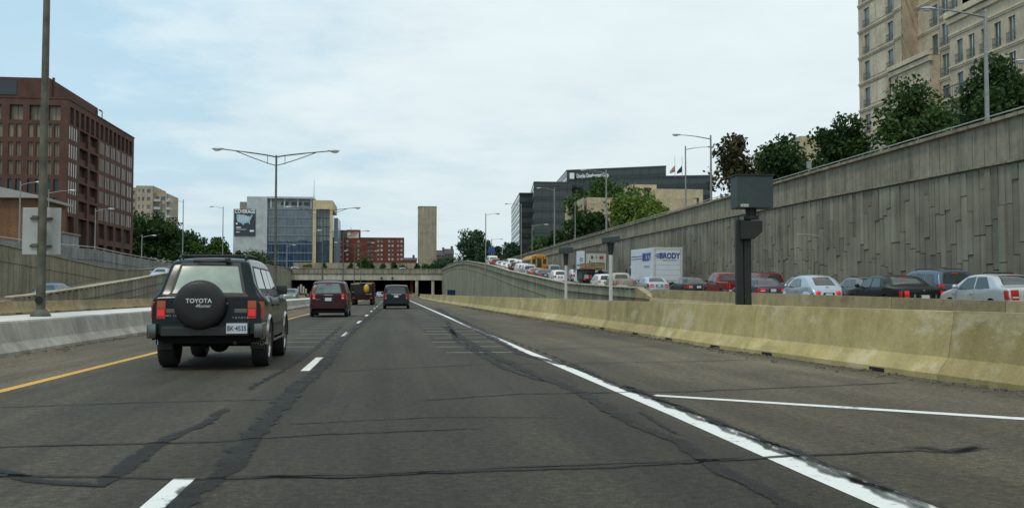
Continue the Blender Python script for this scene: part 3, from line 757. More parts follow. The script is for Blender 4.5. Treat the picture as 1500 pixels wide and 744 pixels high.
mbw.bb(HX + 1.6, HX + 18, Yh(1560), y_far, HZ - .1, HZ)
mbw.build('wall', CREAM, e, weld=False); led.build('ledge', CREAM2, e, weld=False); rail.build('balcony_rail', IRON, e, weld=False); panel.build('stone_panel', CREAM2, e, weld=False)
add_windows(e, panes, GLZ, 100, frame=simple('window_frame', (.62, .60, .52), .6)); set_base(e, HX, Yh(1400), 8)

# --- dark glass office group
BLK, nt, b = newmat('black_curtain_wall')
pos = nt.nodes.new('ShaderNodeNewGeometry').outputs['Position']; sp = nt.nodes.new('ShaderNodeSeparateXYZ'); lk(nt, pos, sp.inputs[0])
zf = mth(nt, 'FRACT', mth(nt, 'DIVIDE', sp.outputs[2], 3.9)); band = mth(nt, 'LESS_THAN', zf, .42)
xf = mth(nt, 'LESS_THAN', mth(nt, 'FRACT', mth(nt, 'DIVIDE', sp.outputs[0], 1.5)), .07)
nn = noise(nt, .12, (1, 1, 3), 5, coord=pos)
c = mix(nt, band, ramp(nt, nn, [(.35, (.012, .019, .019)), (.65, (.026, .036, .036))]), (.044, .056, .053))
c = mix(nt, mth(nt, 'MULTIPLY', xf, .6), c, (.045, .055, .052)); lk(nt, c, b.inputs['Base Color'])
lk(nt, mth(nt, 'ADD', mth(nt, 'MULTIPLY', band, .2), .12), b.inputs['Roughness']); b.inputs['Specular IOR Level'].default_value = .5
def slab(mb, A, B, depth, z0, z1, dirn=None):
    """block whose front runs from A to B (x,y), going back by depth along dirn"""
    A = Vector(A[:2]); B = Vector(B[:2]); n = Vector(dirn) if dirn else Vector((-(B - A).y, (B - A).x)).normalized(); n = n * depth
    q = [A, B, B + n, A + n]; vs = [(p.x, p.y, z) for z in (z0, z1) for p in q]
    mb.add(vs, [(0, 1, 2, 3), (4, 5, 6, 7), (0, 1, 5, 4), (1, 2, 6, 5), (2, 3, 7, 6), (3, 0, 4, 7)])
e = bld('glass_office', 'black glass office complex with company lettering along its roofline')
MULL = simple('dark_spandrel', (.045, .052, .052), .5, var=.1)
def glassblock(name, pxA, pxB, pxL, Y0, Y1, ztop, depthdir_px):
    A = pt(pxA, 300, Y=Y0); B = pt(pxB, 300, Y=Y1); back = pt(pxL, 300, Y=Y0 + 60); n = Vector((back.x - A.x, back.y - A.y)).normalized()
    mb = MB(); slab(mb, A, B, 62, 8, ztop, n); mb.build(name, BLK, e)
    mb = MB(); U = (Vector((B.x, B.y, 0)) - Vector((A.x, A.y, 0))); z = 10.5
    while z < ztop - 1:
        q0 = Vector((A.x, A.y - .06, z)); q1 = Vector((B.x, B.y - .06, z)); mb.tube(q0, q1, .09, n=4)
        mb.tube(q0, Vector((A.x + n.x * 60 - .06, A.y + n.y * 60, z)), .12, n=4); z += 3.9
    L = U.length; U.normalize()
    for k in range(int(L / 3) + 1): q = Vector((A.x, A.y - .05, 0)) + U * k * 3; mb.tube(q + Vector((0, 0, 9)), q + Vector((0, 0, ztop)), .05, n=4)
    mb.build('mullion', MULL, e, weld=False)
    mb = MB(); slab(mb, (A.x - .1, A.y - .2), (B.x + .1, B.y - .2), 62.2, ztop, ztop + .4, n); mb.build('roof_edge', MULL, e)
zt = lambda py, px, Y: pt(px, py, Y=Y).z
glassblock('tower', 761, 790, 749.3, 352, 352, zt(284, 768, 352), 0)
glassblock('tower', 782, 838, 775, 330, 330, zt(268, 810, 330), 0)
glassblock('tower', 830.5, 976, 807, 338, 322, zt(247, 900, 329), 0)
glassblock('wing', 970, 1043, 968, 322.5, 318, zt(258.5, 1000, 320), 0)
TXT = simple('white_sign_letters', (.75, .77, .76), .5, var=0)
A = pt(833, 254, Y=337.2); B = pt(895, 257, Y=330.0); c = pt(869, 257.5, Y=332.4)
d_ = (B - A); d_.z = 0; nrm = Vector((d_.y, -d_.x, 0)).normalized()
c = c + nrm * .6
text('sign_lettering', 'Douglas Development Corp.', 2.05, TXT, e, face_to(c, (nrm.x, nrm.y)), ext=.08, bold=.04, sx=.50)
mb = MB(); q = pt(838.5, 258, Y=335.2) + nrm * .6; mb.box(q, (1.6, .2, 2.1)); mb.build('sign_emblem', TXT, e); set_base(e, A.x, A.y, 8)
# --- beige low office in front of it
e = bld('stone_office', 'beige low stone office with square windows in front of the black glass block')
BEI = concrete('beige_stone', (.50, .42, .28), stain=.2, blot=.2)
mbw = MB(); panes = []
def fpx(Y0, pxa, pxb, zb, ztp, wpx):
    A = pt(pxa, 300, Y=Y0); B = pt(pxb, 300, Y=Y0); ops = []
    for a, b_, ya_, yb_ in wpx: ops.append((pt(a, 300, Y=Y0).x - A.x, pt(b_, 300, Y=Y0).x - A.x, zt(yb_, (a + b_) / 2, Y0), zt(ya_, (a + b_) / 2, Y0)))
    panes.extend(facade(mbw, (A.x, Y0), (1, 0), (0, -1), 0, B.x - A.x, zb, ztp, ops, .5)); return A, B
A, B = fpx(206, 925, 962, 7, zt(270.5, 944, 206), [(928, 937.5, 275, 287), (943, 953, 275, 287), (928, 937.5, 299, 311), (943, 953, 299, 311)])
z1 = zt(270.5, 944, 206); mbw.bb(A.x, B.x, 206.6, 240, 7, z1)
A, B = fpx(203, 960, 1030, 7, zt(277, 990, 203), [(971, 981, 294, 307), (985.5, 994, 299, 309), (1003, 1012, 294, 306), (1016, 1024, 290, 304)])
mbw.bb(A.x, B.x, 203.6, 238, 7, zt(277, 990, 203))
A, B = fpx(210, 880, 930, 7, zt(283, 905, 210), [(888, 893, 292, 300), (900, 905, 292, 300)])
mbw.bb(A.x, B.x, 210.6, 240, 7, zt(283, 905, 210))
L0 = pt(829, 300, X=42.5); L1 = pt(856, 300, X=42.5)
xx = 36.0; y0, y1 = Yx(856, xx), Yx(828, xx); zz = zt(303, 828, y1) ; ops = []
for r in range(2):
    for k in range(8): a = 2 + k * (y1 - y0 - 4) / 8; ops.append((a, a + 1.6, zz - 3.4 - r * 4.2, zz - 1.2 - r * 4.2))
panes.extend(facade(mbw, (xx, y0), (0, 1), (-1, 0), 0, y1 - y0, 7, zz, ops, .5)); mbw.bb(xx + .6, xx + 22, y0, y1, 7, zz)
mbw.bb(pt(880, 300, Y=203).x, pt(1030, 300, Y=203).x, 203.2, 204, 5, 9); mbw.build('wall', BEI, e, weld=False); add_windows(e, panes, DKWIN, 60); set_base(e, 50, 206, 7)
e = bld('flat_roofed_block', 'tan flat roofed block peeping out above trees beside the hotel')
A = pt(1172, 215, Y=150); B = pt(1232, 215, Y=150); mb = MB(); mb.bb(A.x, B.x, 150, 170, 7, zt(200, 1200, 150)); mb.build('wall', BEI, e)
mb = MB(); mb.bb(A.x + .5 * (B.x - A.x), B.x, 149.6, 170.5, zt(200, 1200, 150), zt(196, 1200, 150)); mb.build('roof', BEI, e); set_base(e, A.x, 150, 7)

# --- concrete ventilation shaft
A = pt(612.5, 380, Y=405); B = pt(639.5, 380, Y=405)
e = empty('ventilation_shaft', ((A.x + B.x) / 2, 405, 8), 0, 'plain tall tan concrete shaft standing alone beyond the overpass', 'tower')
SH = concrete('shaft_concrete', (.34, .305, .22), stain=.35, blot=.3); w = (B.x - A.x); h = zt(303, 626, 405) - 8
mb = MB(); mb.box((0, w / 2, h / 2), (w, w, h)); mb.build('shaft', SH, e, bevel=.08)
mb = MB()
for k in range(1, 8): mb.bb(-w / 2 - .02, w / 2 + .02, -.02, w + .02, h * k / 8 - .06, h * k / 8 + .02)
mb.build('pour_joint', GREYL3, e); mb = MB(); mb.bb(-w / 2 - .1, w / 2 + .1, -.1, w + .1, h, h + .25); mb.build('cap', SH, e)

# --- red brick flats
e = bld('brick_flats', 'long red brick apartment block with roof tower beyond the overpass', 'building')
RB = concrete('red_brick', (.165, .056, .042), stain=.2, blot=.2); Yb = 460
A = pt(486, 380, Y=Yb); B = pt(592, 380, Y=Yb); mbw = MB(); ops = []
for px0 in (494, 499.5, 509, 525, 554, 559, 570, 575, 583, 588):
    for py in (353, 359.5, 366, 372.5, 379):
        ops.append((pt(px0 - 1.5, 360, Y=Yb).x - A.x, pt(px0 + 1.5, 360, Y=Yb).x - A.x, zt(py + 1.9, px0, Yb), zt(py - 1.9, px0, Yb)))
for px0 in (540, 545):
    for py in (353, 359.5, 366, 372.5, 379): ops.append((pt(px0 - 1.9, 360, Y=Yb).x - A.x, pt(px0 + 1.9, 360, Y=Yb).x - A.x, zt(py + 2.2, px0, Yb), zt(py - 1.8, px0, Yb), 1.2))
H2 = zt(349, 540, Yb)
pn = facade(mbw, (A.x, Yb), (1, 0), (0, -1), 0, B.x - A.x, 7, H2, ops, .3); mbw.bb(A.x, B.x, Yb + 1.3, Yb + 16, 7, H2 - .01)
mbw.bb(A.x, A.x + .1, Yb, Yb + 1.3, 7, H2 - .01); mbw.bb(B.x - .1, B.x, Yb, Yb + 1.3, 7, H2 - .01); mbw.bb(A.x, B.x, Yb, Yb + 1.3, H2 - .1, H2 + .4)
A2 = pt(508, 340, Y=Yb).x; B2 = pt(527.5, 340, Y=Yb).x; mbw.bb(A2, B2, Yb + .2, Yb + 8, H2 + .41, zt(336.5, 517, Yb)); mbw.build('wall', RB, e, weld=False)
A3 = pt(495.5, 340, Y=Yb).x; mb = MB(); mb.bb(A3, A2 - .05, Yb + .1, Yb + 8, H2 + .42, zt(337, 500, Yb)); mb.build('stair_tower', DKWIN, e)
add_windows(e, pn, winmat('flat_windows', (.42, .44, .42), .3, .5, .5), 60)
mb = MB(); a = pt(509, 340, Y=Yb).x; b_ = pt(525.5, 340, Y=Yb).x; mb.bb(a, b_, Yb - .1, Yb + .1, zt(348.5, 517, Yb), zt(340, 517, Yb)); mb.build('sign_panel', simple('sign_panel_white', (.62, .58, .55), .6), e)
SR = simple('sign_red', (.30, .06, .05), .6, var=0)
mb = MB(); rr = random.Random(2)
zc1, zc2 = zt(342.3, 517, Yb), zt(346, 517, Yb)
for z_, n in ((zc1, 9), (zc2, 7)):
    for k in range(n):
        if rr.random() < .85: xk = a + .5 + k * (b_ - a - 1) / n; mb.bb(xk, xk + .2, Yb - .2, Yb - .1, z_ - .45, z_ + .45); mb.bb(xk, xk + .55, Yb - .2, Yb - .1, z_ + .3, z_ + .45)
mb.build('sign_mark', SR, e)
mb = MB(); mb.tube((a + 1.5, Yb + 2, H2), (a + 1.5, Yb + 2, zt(332, 515, Yb)), .1, n=5); mb.build('antenna', DKWIN, e); set_base(e, A.x, Yb, 7)
# --- glass office with billboard
e = bld('glazed_office', 'blue glazed office with grey end wall, cream frame and large dark billboard')
Yg = 420; G = lambda px: pt(px, 350, Y=Yg).x; Zg = lambda py, px=420: zt(py, px, Yg)
GW = concrete('grey_panel_wall', (.45, .49, .50), stain=.1, blot=.1); CRM = concrete('cream_panel', (.55, .46, .28), stain=.12, blot=.1)
mb = MB(); mb.bb(G(341.5), G(391), Yg, Yg + 35, 8, Zg(307)); mb.bb(G(361), G(391), Yg + .01, Yg + 35, Zg(307), Zg(288.5)); mb.build('end_wall', GW, e)
mb = MB(); mb.bb(G(349), G(361) - .05, Yg + 3, Yg + 12, Zg(307) + .02, Zg(295.5)); mb.build('roof_plant', simple('plant_louvre', (.22, .21, .17), .8), e)
mb = MB(); mb.bb(G(391) + .02, G(458), Yg + .8, Yg + 34, 8, Zg(304.5)); 
BG, nt, b = newmat('blue_glazing')
pos = nt.nodes.new('ShaderNodeNewGeometry').outputs['Position']; sp = nt.nodes.new('ShaderNodeSeparateXYZ'); lk(nt, pos, sp.inputs[0])
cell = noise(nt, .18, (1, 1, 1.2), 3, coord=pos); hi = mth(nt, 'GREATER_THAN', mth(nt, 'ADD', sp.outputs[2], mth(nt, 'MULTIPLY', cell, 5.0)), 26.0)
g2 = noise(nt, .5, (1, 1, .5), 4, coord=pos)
c = mix(nt, hi, ramp(nt, g2, [(.35, (.012, .03, .055)), (.6, (.03, .07, .12)), (.8, (.06, .10, .15))]), ramp(nt, g2, [(.3, (.10, .135, .155)), (.7, (.17, .21, .235))]))  # upper part: grey reflection put into the glass colour
lk(nt, c, b.inputs['Base Color']); b.inputs['Roughness'].default_value = .18; b.inputs['Specular IOR Level'].default_value = .35
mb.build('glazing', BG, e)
mb = MB()
for k, py in enumerate((306, 318.5, 331.5, 344.5, 357, 370, 382)): mb.bb(G(391.2), G(457.5), Yg + .6, Yg + .82, Zg(py) - .17, Zg(py) + .17)
for k in range(13):
    x = G(391.5) + (G(457) - G(391.5)) * k / 12; mb.bb(x - .035, x + .035, Yg + .62, Yg + .81, 8.5, Zg(305))
mb.build('mullion', simple('grey_mullion', (.20, .235, .25), .5), e, weld=False)
mb = MB(); mb.bb(G(391.2), G(459), Yg + 3, Yg + 26, Zg(304.4), Zg(291)); mb.build('penthouse', GW, e)
mb = MB(); mb.bb(G(391.3), G(459.5), Yg + .5, Yg + 27, Zg(290.8), Zg(288)); 
for k in range(4): x = G(396) + k * (G(455) - G(396)) / 3; mb.bb(x - .3, x + .3, Yg + 1.2, Yg + 1.8, Zg(304.4), Zg(290.9))
mb.build('roof_canopy', GW, e)
pn = []
for a, b_ in ((410, 421), (425, 441), (444, 452)): pn.append([Vector((G(a), Yg + 2.9, Zg(300))), Vector((G(b_), Yg + 2.9, Zg(300))), Vector((G(b_), Yg + 2.9, Zg(295))), Vector((G(a), Yg + 2.9, Zg(295)))])
add_windows(e, pn, DKWIN)
mb = MB(); mb.bb(G(458) + .02, G(487), Yg - .6, Yg + 33, Zg(306), Zg(293)); mb.bb(G(458) + .02, G(463), Yg - .6, Yg + 1, 8, Zg(306)); mb.bb(G(483), G(487), Yg - .6, Yg + 1, 8, Zg(306)); mb.build('cream_frame', CRM, e)
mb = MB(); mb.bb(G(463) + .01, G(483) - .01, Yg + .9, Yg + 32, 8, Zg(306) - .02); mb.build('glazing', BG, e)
mb = MB()
for k, py in enumerate((318.5, 331.5, 344.5, 357, 370, 382)): mb.bb(G(463), G(483), Yg + .7, Yg + .92, Zg(py) - .12, Zg(py) + .12)
for k in range(1, 4): x = G(463) + (G(483) - G(463)) * k / 4; mb.bb(x - .06, x + .06, Yg + .72, Yg + .91, 8.5, Zg(306))
mb.build('mullion', MULL, e, weld=False)
mb = MB(); mb.bb(G(487) + .02, G(493), Yg + 10, Yg + 33, 8, Zg(316)); mb.build('rear_block', simple('pale_glass_side', (.20, .26, .30), .3), e)
mb = MB(); mb.tube((G(458.5), Yg + 3, Zg(292)), (G(458.8), Yg + 3, Zg(262)), .14, .05, n=5); mb.build('antenna', MULL, e)
bbd = MB(); bbd.bb(G(343), G(374), Yg - .35, Yg - .02, Zg(346), Zg(307)); bb_ = bbd.build('billboard', simple('billboard_navy', (.028, .04, .055), .5, var=.1), e)
W2 = simple('billboard_white', (.75, .78, .78), .5, var=0); LB = simple('billboard_pale_blue', (.30, .47, .55), .5, var=0)
o = text('billboard_lettering', 'COVERAGE', 2.3, W2, e, face_to((G(358.6), Yg - .4, Zg(310.8)), (0, -1)), ext=.02, bold=.05, sx=.72)
us = [(0, .9), (.04, .98), (.2, .95), (.45, .93), (.58, .9), (.66, .8), (.70, .86), (.76, .8), (.84, .83), (.93, .95), (.98, .9), (.95, .8), (.88, .7), (.87, .6), (.82, .5), (.80, .4), (.82, .22), (.78, .2), (.75, .33), (.62, .33), (.56, .28), (.48, .30), (.42, .14), (.36, .22), (.28, .3), (.14, .36), (.05, .42), (.0, .6)]
mb = MB(); x0, x1 = G(346.5), G(370.5); z0, z1 = Zg(331), Zg(314.5)
mb.prism([(x0 + (x1 - x0) * u, z0 + (z1 - z0) * (v - .12) / .86) for u, v in us], Yg - .45, Yg - .37); o2 = mb.build('billboard_map', LB, e)
mb = MB()
for u in (.18, .3, .42, .55, .68): mb.bb(x0 + (x1 - x0) * u, x0 + (x1 - x0) * u + .12, Yg - .5, Yg - .46, z0 + 1.6, z1 - .6)
for v in (.45, .65): mb.bb(x0 + .4, x1 - 1.4, Yg - .5, Yg - .46, z0 + (z1 - z0) * v, z0 + (z1 - z0) * v + .12)
mb.bb(G(346), G(353), Yg - .45, Yg - .37, Zg(334.5), Zg(333)); mb.bb(G(345.5), G(348), Yg - .45, Yg - .37, Zg(329.5), Zg(327)); mb.bb(G(346), G(351), Yg - .45, Yg - .37, Zg(341), Zg(340)); mb.bb(G(366), G(372), Yg - .45, Yg - .37, Zg(340), Zg(337.5)); mb.bb(G(346), G(361), Yg - .45, Yg - .37, Zg(337), Zg(336.4))
mb.build('billboard_marks', W2, e); set_base(e, G(341.5), Yg, 8)
# --- beige flats left
e = bld('beige_flats', 'pale beige apartment block with balconies above the left trees')
mbw = MB(); Yf = 400; G2 = lambda px: pt(px, 300, Y=Yf).x; Z2 = lambda py: zt(py, 220, Yf)
def blk(p0, p1, pt_, dy, wl):
    ops = []
    for a, b_ in wl:
        for r in range(6):
            zz = Z2(pt_) - 2.9 - r * 3.2
            if zz > 9: ops.append((G2(a) - G2(p0), G2(b_) - G2(p0), zz, zz + 1.5))
    q = facade(mbw, (G2(p0), Yf + dy), (1, 0), (0, -1), 0, G2(p1) - G2(p0), 7, Z2(pt_), ops, .3); mbw.bb(G2(p0), G2(p1), Yf + dy + .35, Yf + 20, 7, Z2(pt_) - .01)
    mbw.bb(G2(p0), G2(p0) + .1, Yf + dy, Yf + dy + .4, 7, Z2(pt_)); mbw.bb(G2(p1) - .1, G2(p1), Yf + dy, Yf + dy + .4, 7, Z2(pt_)); return q
pn = blk(180, 201, 275, 0, [(183, 185), (189, 191), (195, 198)]) + blk(201, 226, 273, -2, [(204, 207), (210, 213), (217, 222)]) + blk(226, 245, 283, 0, [(228, 233), (236, 242)])
mbw.build('wall', concrete('beige_render', (.40, .335, .245), stain=.2, blot=.1), e, weld=False); add_windows(e, pn, winmat('flats_glass', (.14, .17, .17), .2, .6), 60)
mb = MB()
for r in range(5): mb.bb(G2(244), G2(249.5), Yf - 1, Yf + 4, Z2(283) - 3.5 - r * 3.2, Z2(283) - 2.5 - r * 3.2); mb.bb(G2(226), G2(236), Yf - 1.6, Yf - .05, Z2(283) - 3.5 - r * 3.2, Z2(283) - 2.5 - r * 3.2)
mb.build('balcony', GW, e); set_base(e, G2(200), Yf, 7)
# --- low walls, houses beyond the overpass
o = MB(); o.bb(pt(430, 390, Y=400).x, pt(612, 390, Y=400).x, 400, 401, 7, zt(385, 520, 400)); o = o.build('garden_wall', PARA); tag(o, 'long low grey wall beyond the overpass below the brick flats', 'wall')
SLATE = simple('slate_roof', (.06, .06, .065), .8, vs=.5, var=.25); OLDB = concrete('old_brick', (.15, .11, .095), stain=.3, blot=.2)
for i, (pa, pb, py, lab) in enumerate(((640, 652, 366, 'narrow dark row house with slate roof right of the concrete shaft'), (652, 665, 364, 'dark gabled row house with tall chimney beside the big dark tree'), (590, 611, 377, 'low distant dark red house left of the concrete shaft'))):
    Y3 = 440; A = pt(pa, 380, Y=Y3); B = pt(pb, 380, Y=Y3); z3 = zt(py + 8, pa, Y3) if i < 2 else zt(381, pa, Y3); z4 = zt(py, pa, Y3)
    e = empty('row_house' if i < 2 else 'house', (A.x, Y3, 8), 0, lab, 'house'); w = B.x - A.x - .1
    mb = MB(); ww = []
    nwin = 2
    ops = [(w * (k + .5) / nwin - .5, w * (k + .5) / nwin + .5, z, z + 1.6) for k in range(nwin) for z in (.6, 3.6) if 3.6 + 1.6 < z3 - 8]
    pn = facade(mb, (0, 0), (1, 0), (0, -1), 0, w, -.5, z3 - 8, ops, .2); mb.bb(0, w, .25, 10, -.5, z3 - 8.01); mb.build('wall', OLDB if i < 2 else RB, e)
    add_windows(e, pn, SLIT, 10)
    mb = MB(); mb.prism([(-.2, z3 - 8), (10.2, z3 - 8), (6.5, z4 - 8), (3.5, z4 - 8)], -.15, w + .15, 'X'); rf = mb.build('roof', SLATE, e)
    mb = MB(); mb.bb(w * .7, w * .7 + 1.0, 3, 4.2, z3 - 8, z4 - 8 + 1.3); mb.build('chimney', OLDB, rf)
# ------------------------------------------------------------------ trees
def leafmat(name, dark, light):
    m, nt, b = newmat(name); g = nt.nodes.new('ShaderNodeNewGeometry'); rp = g.outputs['Random Per Island']
    n = noise(nt, .55, detail=3, coord=g.outputs['Position'])
    c = ramp(nt, mth(nt, 'ADD', mth(nt, 'MULTIPLY', rp, .5), mth(nt, 'MULTIPLY', n, .6)), [(.2, dark), (.85, light)])
    lk(nt, c, b.inputs['Base Color']); b.inputs['Roughness'].default_value = .7; b.inputs['Specular IOR Level'].default_value = .25
    tr = nt.nodes.new('ShaderNodeBsdfTranslucent'); lk(nt, c, tr.inputs[0]); mx = nt.nodes.new('ShaderNodeMixShader'); mx.inputs[0].default_value = .25
    out = nt.nodes['Material Output']; lk(nt, b.outputs[0], mx.inputs[1]); lk(nt, tr.outputs[0], mx.inputs[2]); lk(nt, mx.outputs[0], out.inputs[0])
    return m
LEAF = {'dark': leafmat('dark_leaves', (.011, .030, .009), (.050, .105, .024)), 'mid': leafmat('mid_leaves', (.018, .044, .012), (.075, .140, .030)),
        'lime': leafmat('yellow_green_leaves', (.05, .10, .016), (.19, .27, .05)), 'rust': leafmat('rust_green_leaves', (.022, .036, .014), (.095, .078, .034)),
        'far': leafmat('haze_blue_far_leaves', (.022, .050, .028), (.07, .125, .06))}  # 'far': bluish distance haze put into the leaf colour
BARK = simple('bark', (.07, .055, .04), .9, vs=8, var=.35)
def tree(name, label, x, y, zb, ztop, R, kind, seed, leaf=.3, n=2600, low=.25, cone=0, sparse=0, group=None, cat='tree'):
    rs = np.random.RandomState(seed); rr = random.Random(seed); H = ztop - zb
    e = empty(name, (x, y, zb), 0, label, cat, group)
    tb = MB(); tr = max(.08, H * .018); z1 = H * (low + .15)
    tb.path([(0, 0, -.3), (.05 * tr, 0, z1 * .5), (rr.uniform(-.2, .2) * tr, 0, z1), (0, 0, H * .8)], [tr * 1.3, tr, tr * .8, tr * .2], 8)
    cl = []
    zc = H * (1 + low) / 2; rz = H * (1 - low) / 2
    nc = 46
    for i in range(nc):
        for _ in range(30):
            p = np.array([rr.gauss(0, .5), rr.gauss(0, .5), rr.gauss(0, .5)])
            l = np.linalg.norm(p)
            if .35 < l <= 1: break
        else: p = p / l * .8
        px, py, pz = p * np.array([R, R, rz]) * .82
        if cone: k = 1 - cone * (pz + rz) / (2 * rz); px *= k; py *= k
        cl.append((px, py, zc + pz, (R * rr.uniform(.24, .44)) * ((1 - cone * .6 * (pz + rz) / (2 * rz)) if cone else 1)))
    for c in rr.sample(cl, 8):
        s = Vector((0, 0, min(c[2] * .75, H * .6))); t = Vector(c[:3]); mid = s.lerp(t, .5) + Vector((0, 0, .05 * H)); tb.path([s, mid, t], [tr * .45, tr * .28, tr * .1], 5)
    tb.build('trunk', BARK, e)
    pts = []; per = int(n * 1.35) // nc
    for cx, cy, cz, cr in cl:
        d = rs.normal(size=(per, 3)); d /= np.linalg.norm(d, axis=1)[:, None]; rad = cr * rs.uniform(.2, 1.25, per) ** .6
        P = d * rad[:, None] * np.array([1, 1, .8]) + np.array([cx, cy, cz]); pts.append(P)
    P = np.concatenate(pts)
    if sparse: P = P[rs.rand(len(P)) > sparse]
    m = len(P); a = rs.normal(size=(m, 3)); a /= np.linalg.norm(a, axis=1)[:, None]; b_ = rs.normal(size=(m, 3)); b_ -= (b_ * a).sum(1)[:, None] * a; b_ /= np.linalg.norm(b_, axis=1)[:, None]
    s = leaf * rs.uniform(.55, 1.3, m)[:, None]; a = a * s; b_ = b_ * s * .6
    V = np.stack([P - a, P - b_, P + a, P + b_], 1).reshape(-1, 3)
    me = bpy.data.meshes.new('crown'); me.vertices.add(4 * m); me.vertices.foreach_set('co', V.ravel()); me.loops.add(4 * m); me.polygons.add(m)
    me.loops.foreach_set('vertex_index', np.arange(4 * m)); me.polygons.foreach_set('loop_start', np.arange(0, 4 * m, 4)); me.update(calc_edges=True)
    me.materials.append(LEAF[kind]); o = bpy.data.objects.new('crown', me); COL.objects.link(o); o.parent = e
    return e
def tpx(name, label, pc, ptop, wpx, kind, seed, zb=8.2, X=None, Y=None, **k):
    p = pt(pc, ptop, X=X, Y=Y); dist = p.y; R = wpx / 2 * dist * 1.32 / F
    return tree(name, label, p.x, p.y, zb, p.z, R, kind, seed, **k)
tpx('tree', 'bushy dark green tree left of the hotel, partly over the tan block', 1152, 200, 84, 'dark', 1, X=50, leaf=.3, n=5200, low=.2)
tpx('tree', 'rounded dark tree touching the far edge of the hotel', 1240, 166, 86, 'dark', 2, X=48, leaf=.27, n=5600, low=.2)
tpx('tree', 'round leafy green tree in front of the hotel, left of the tall lamp', 1345, 120, 108, 'mid', 3, X=42, leaf=.2, n=8000, low=.25)
tpx('tree', 'large dark tree behind the tall lamp pole at the right edge', 1462, 80, 118, 'dark', 4, X=40, leaf=.18, n=9000, low=.2)
tpx('tree', 'dark tree cut by the right edge of the picture', 1545, 130, 110, 'dark', 14, X=40, leaf=.2, n=5000, low=.2)
tpx('tree', 'low green bush filling the gap between two trees before the hotel', 1398, 165, 60, 'mid', 24, X=41, leaf=.2, n=3500, low=.1)
tpx('magnolia_tree', 'sparse rust tinged magnolia rising beside the nearer lamp posts', 1075, 176, 70, 'rust', 5, X=42, leaf=.3, n=3000, low=.12, sparse=.25, cone=.35)
tpx('tree', 'large dark tree hiding part of the black office block', 888, 254, 92, 'mid', 6, X=42, leaf=.42, n=6000, low=.15)
tpx('tree', 'round yellow green tree against the long wall', 934, 287, 84, 'lime', 7, X=36, leaf=.33, n=6000, low=.12)
tpx('tree', 'dark low tree under the beige office windows', 862, 303, 56, 'dark', 8, X=37, leaf=.4, n=3200, low=.1)
tpx('tree', 'small green tree at the foot of the black towers', 797, 347, 36, 'mid', 9, X=33, leaf=.4, n=2200, low=.05)
tpx('tree', 'small dark tree between black towers and long wall', 822, 338, 36, 'dark', 10, X=34, leaf=.4, n=2000, low=.05)
tpx('tree', 'big rounded dark tree rising above the right end of the overpass', 692, 331, 40, 'far', 11, Y=380, leaf=.55, n=3600, low=.1)
tpx('tree', 'dark tree left of the far street lamps', 714, 352, 30, 'far', 12, Y=370, leaf=.5, n=2000, low=.05)
tpx('conifer_tree', 'small pointed dark conifer above the far queue of cars', 730, 352, 18, 'far', 13, Y=370, leaf=.5, n=1500, low=.05, cone=.8, cat='tree')
tpx('tree', 'dark tree beside the pale face of the black tower', 750, 349, 30, 'far', 15, Y=345, leaf=.5, n=2000, low=.05)
tpx('tree', 'low dark trees in front of the row houses', 655, 374, 34, 'far', 16, Y=385, leaf=.5, n=1800, low=.05, zb=7.5)
for i, (pc, ptp, w, kd, lab) in enumerate(((203, 298, 54, 'dark', 'tall dark tree touching the red office block'), (237, 305, 52, 'dark', 'dark tree below the pale beige flats'), (262, 326, 42, 'dark', 'shorter dark tree behind the thin street lamp'),
        (288, 344, 36, 'mid', 'mid green tree between two left street lamps'), (317, 346, 38, 'mid', 'mid green tree right of the second left lamp'), (346, 366, 24, 'dark', 'low dark bush left of the billboard wall foot'), (374, 362, 42, 'mid', 'green tree in front of the grey end wall'))):
    tpx('tree', lab, pc, ptp, w, kd, 30 + i, Y=300 + (i == 6) * 90 - (i < 2) * 30, zb=7, leaf=.5, n=3600 if i < 3 else 2400, low=.04)
for i, (pc, ptp, w, Y_) in enumerate(((454, 384, 6, 372), (447, 385, 6, 372), (513, 383, 7, 372), (534, 374, 19, 380), (545, 381, 7, 372), (561, 384, 8, 372), (577, 381, 8, 372), (590, 386, 10, 372), (611, 383, 7, 372), (624, 386, 12, 372), (635, 387, 14, 372), (475, 384, 6, 372))):
    labs = ['slim sapling left of the cream framed glass wall', 'tiny sapling before the blue glazing', 'slim sapling under the roof sign tower', 'round green tree in front of the brick flats', 'slim sapling just right of the round green tree', 'tiny bush before the middle of the grey wall', 'dark sapling before the right part of the flats', 'low bush near the right end of the flats', 'slim dark sapling at the left edge of the shaft', 'low bush at the foot of the shaft', 'low spreading bush right of the shaft', 'tiny sapling below the cream frame']
    tpx('sapling' if w < 9 else 'bush', labs[i], pc, ptp, w, 'mid' if i % 2 else 'lime' if i == 0 else 'dark', 60 + i, Y=Y_, zb=8.4, leaf=.35, n=700 if w < 12 else 1500, low=.02, group='young plants along the overpass street', cat='tree' if w < 9 else 'bush')
mb = MB(); mb.v = []
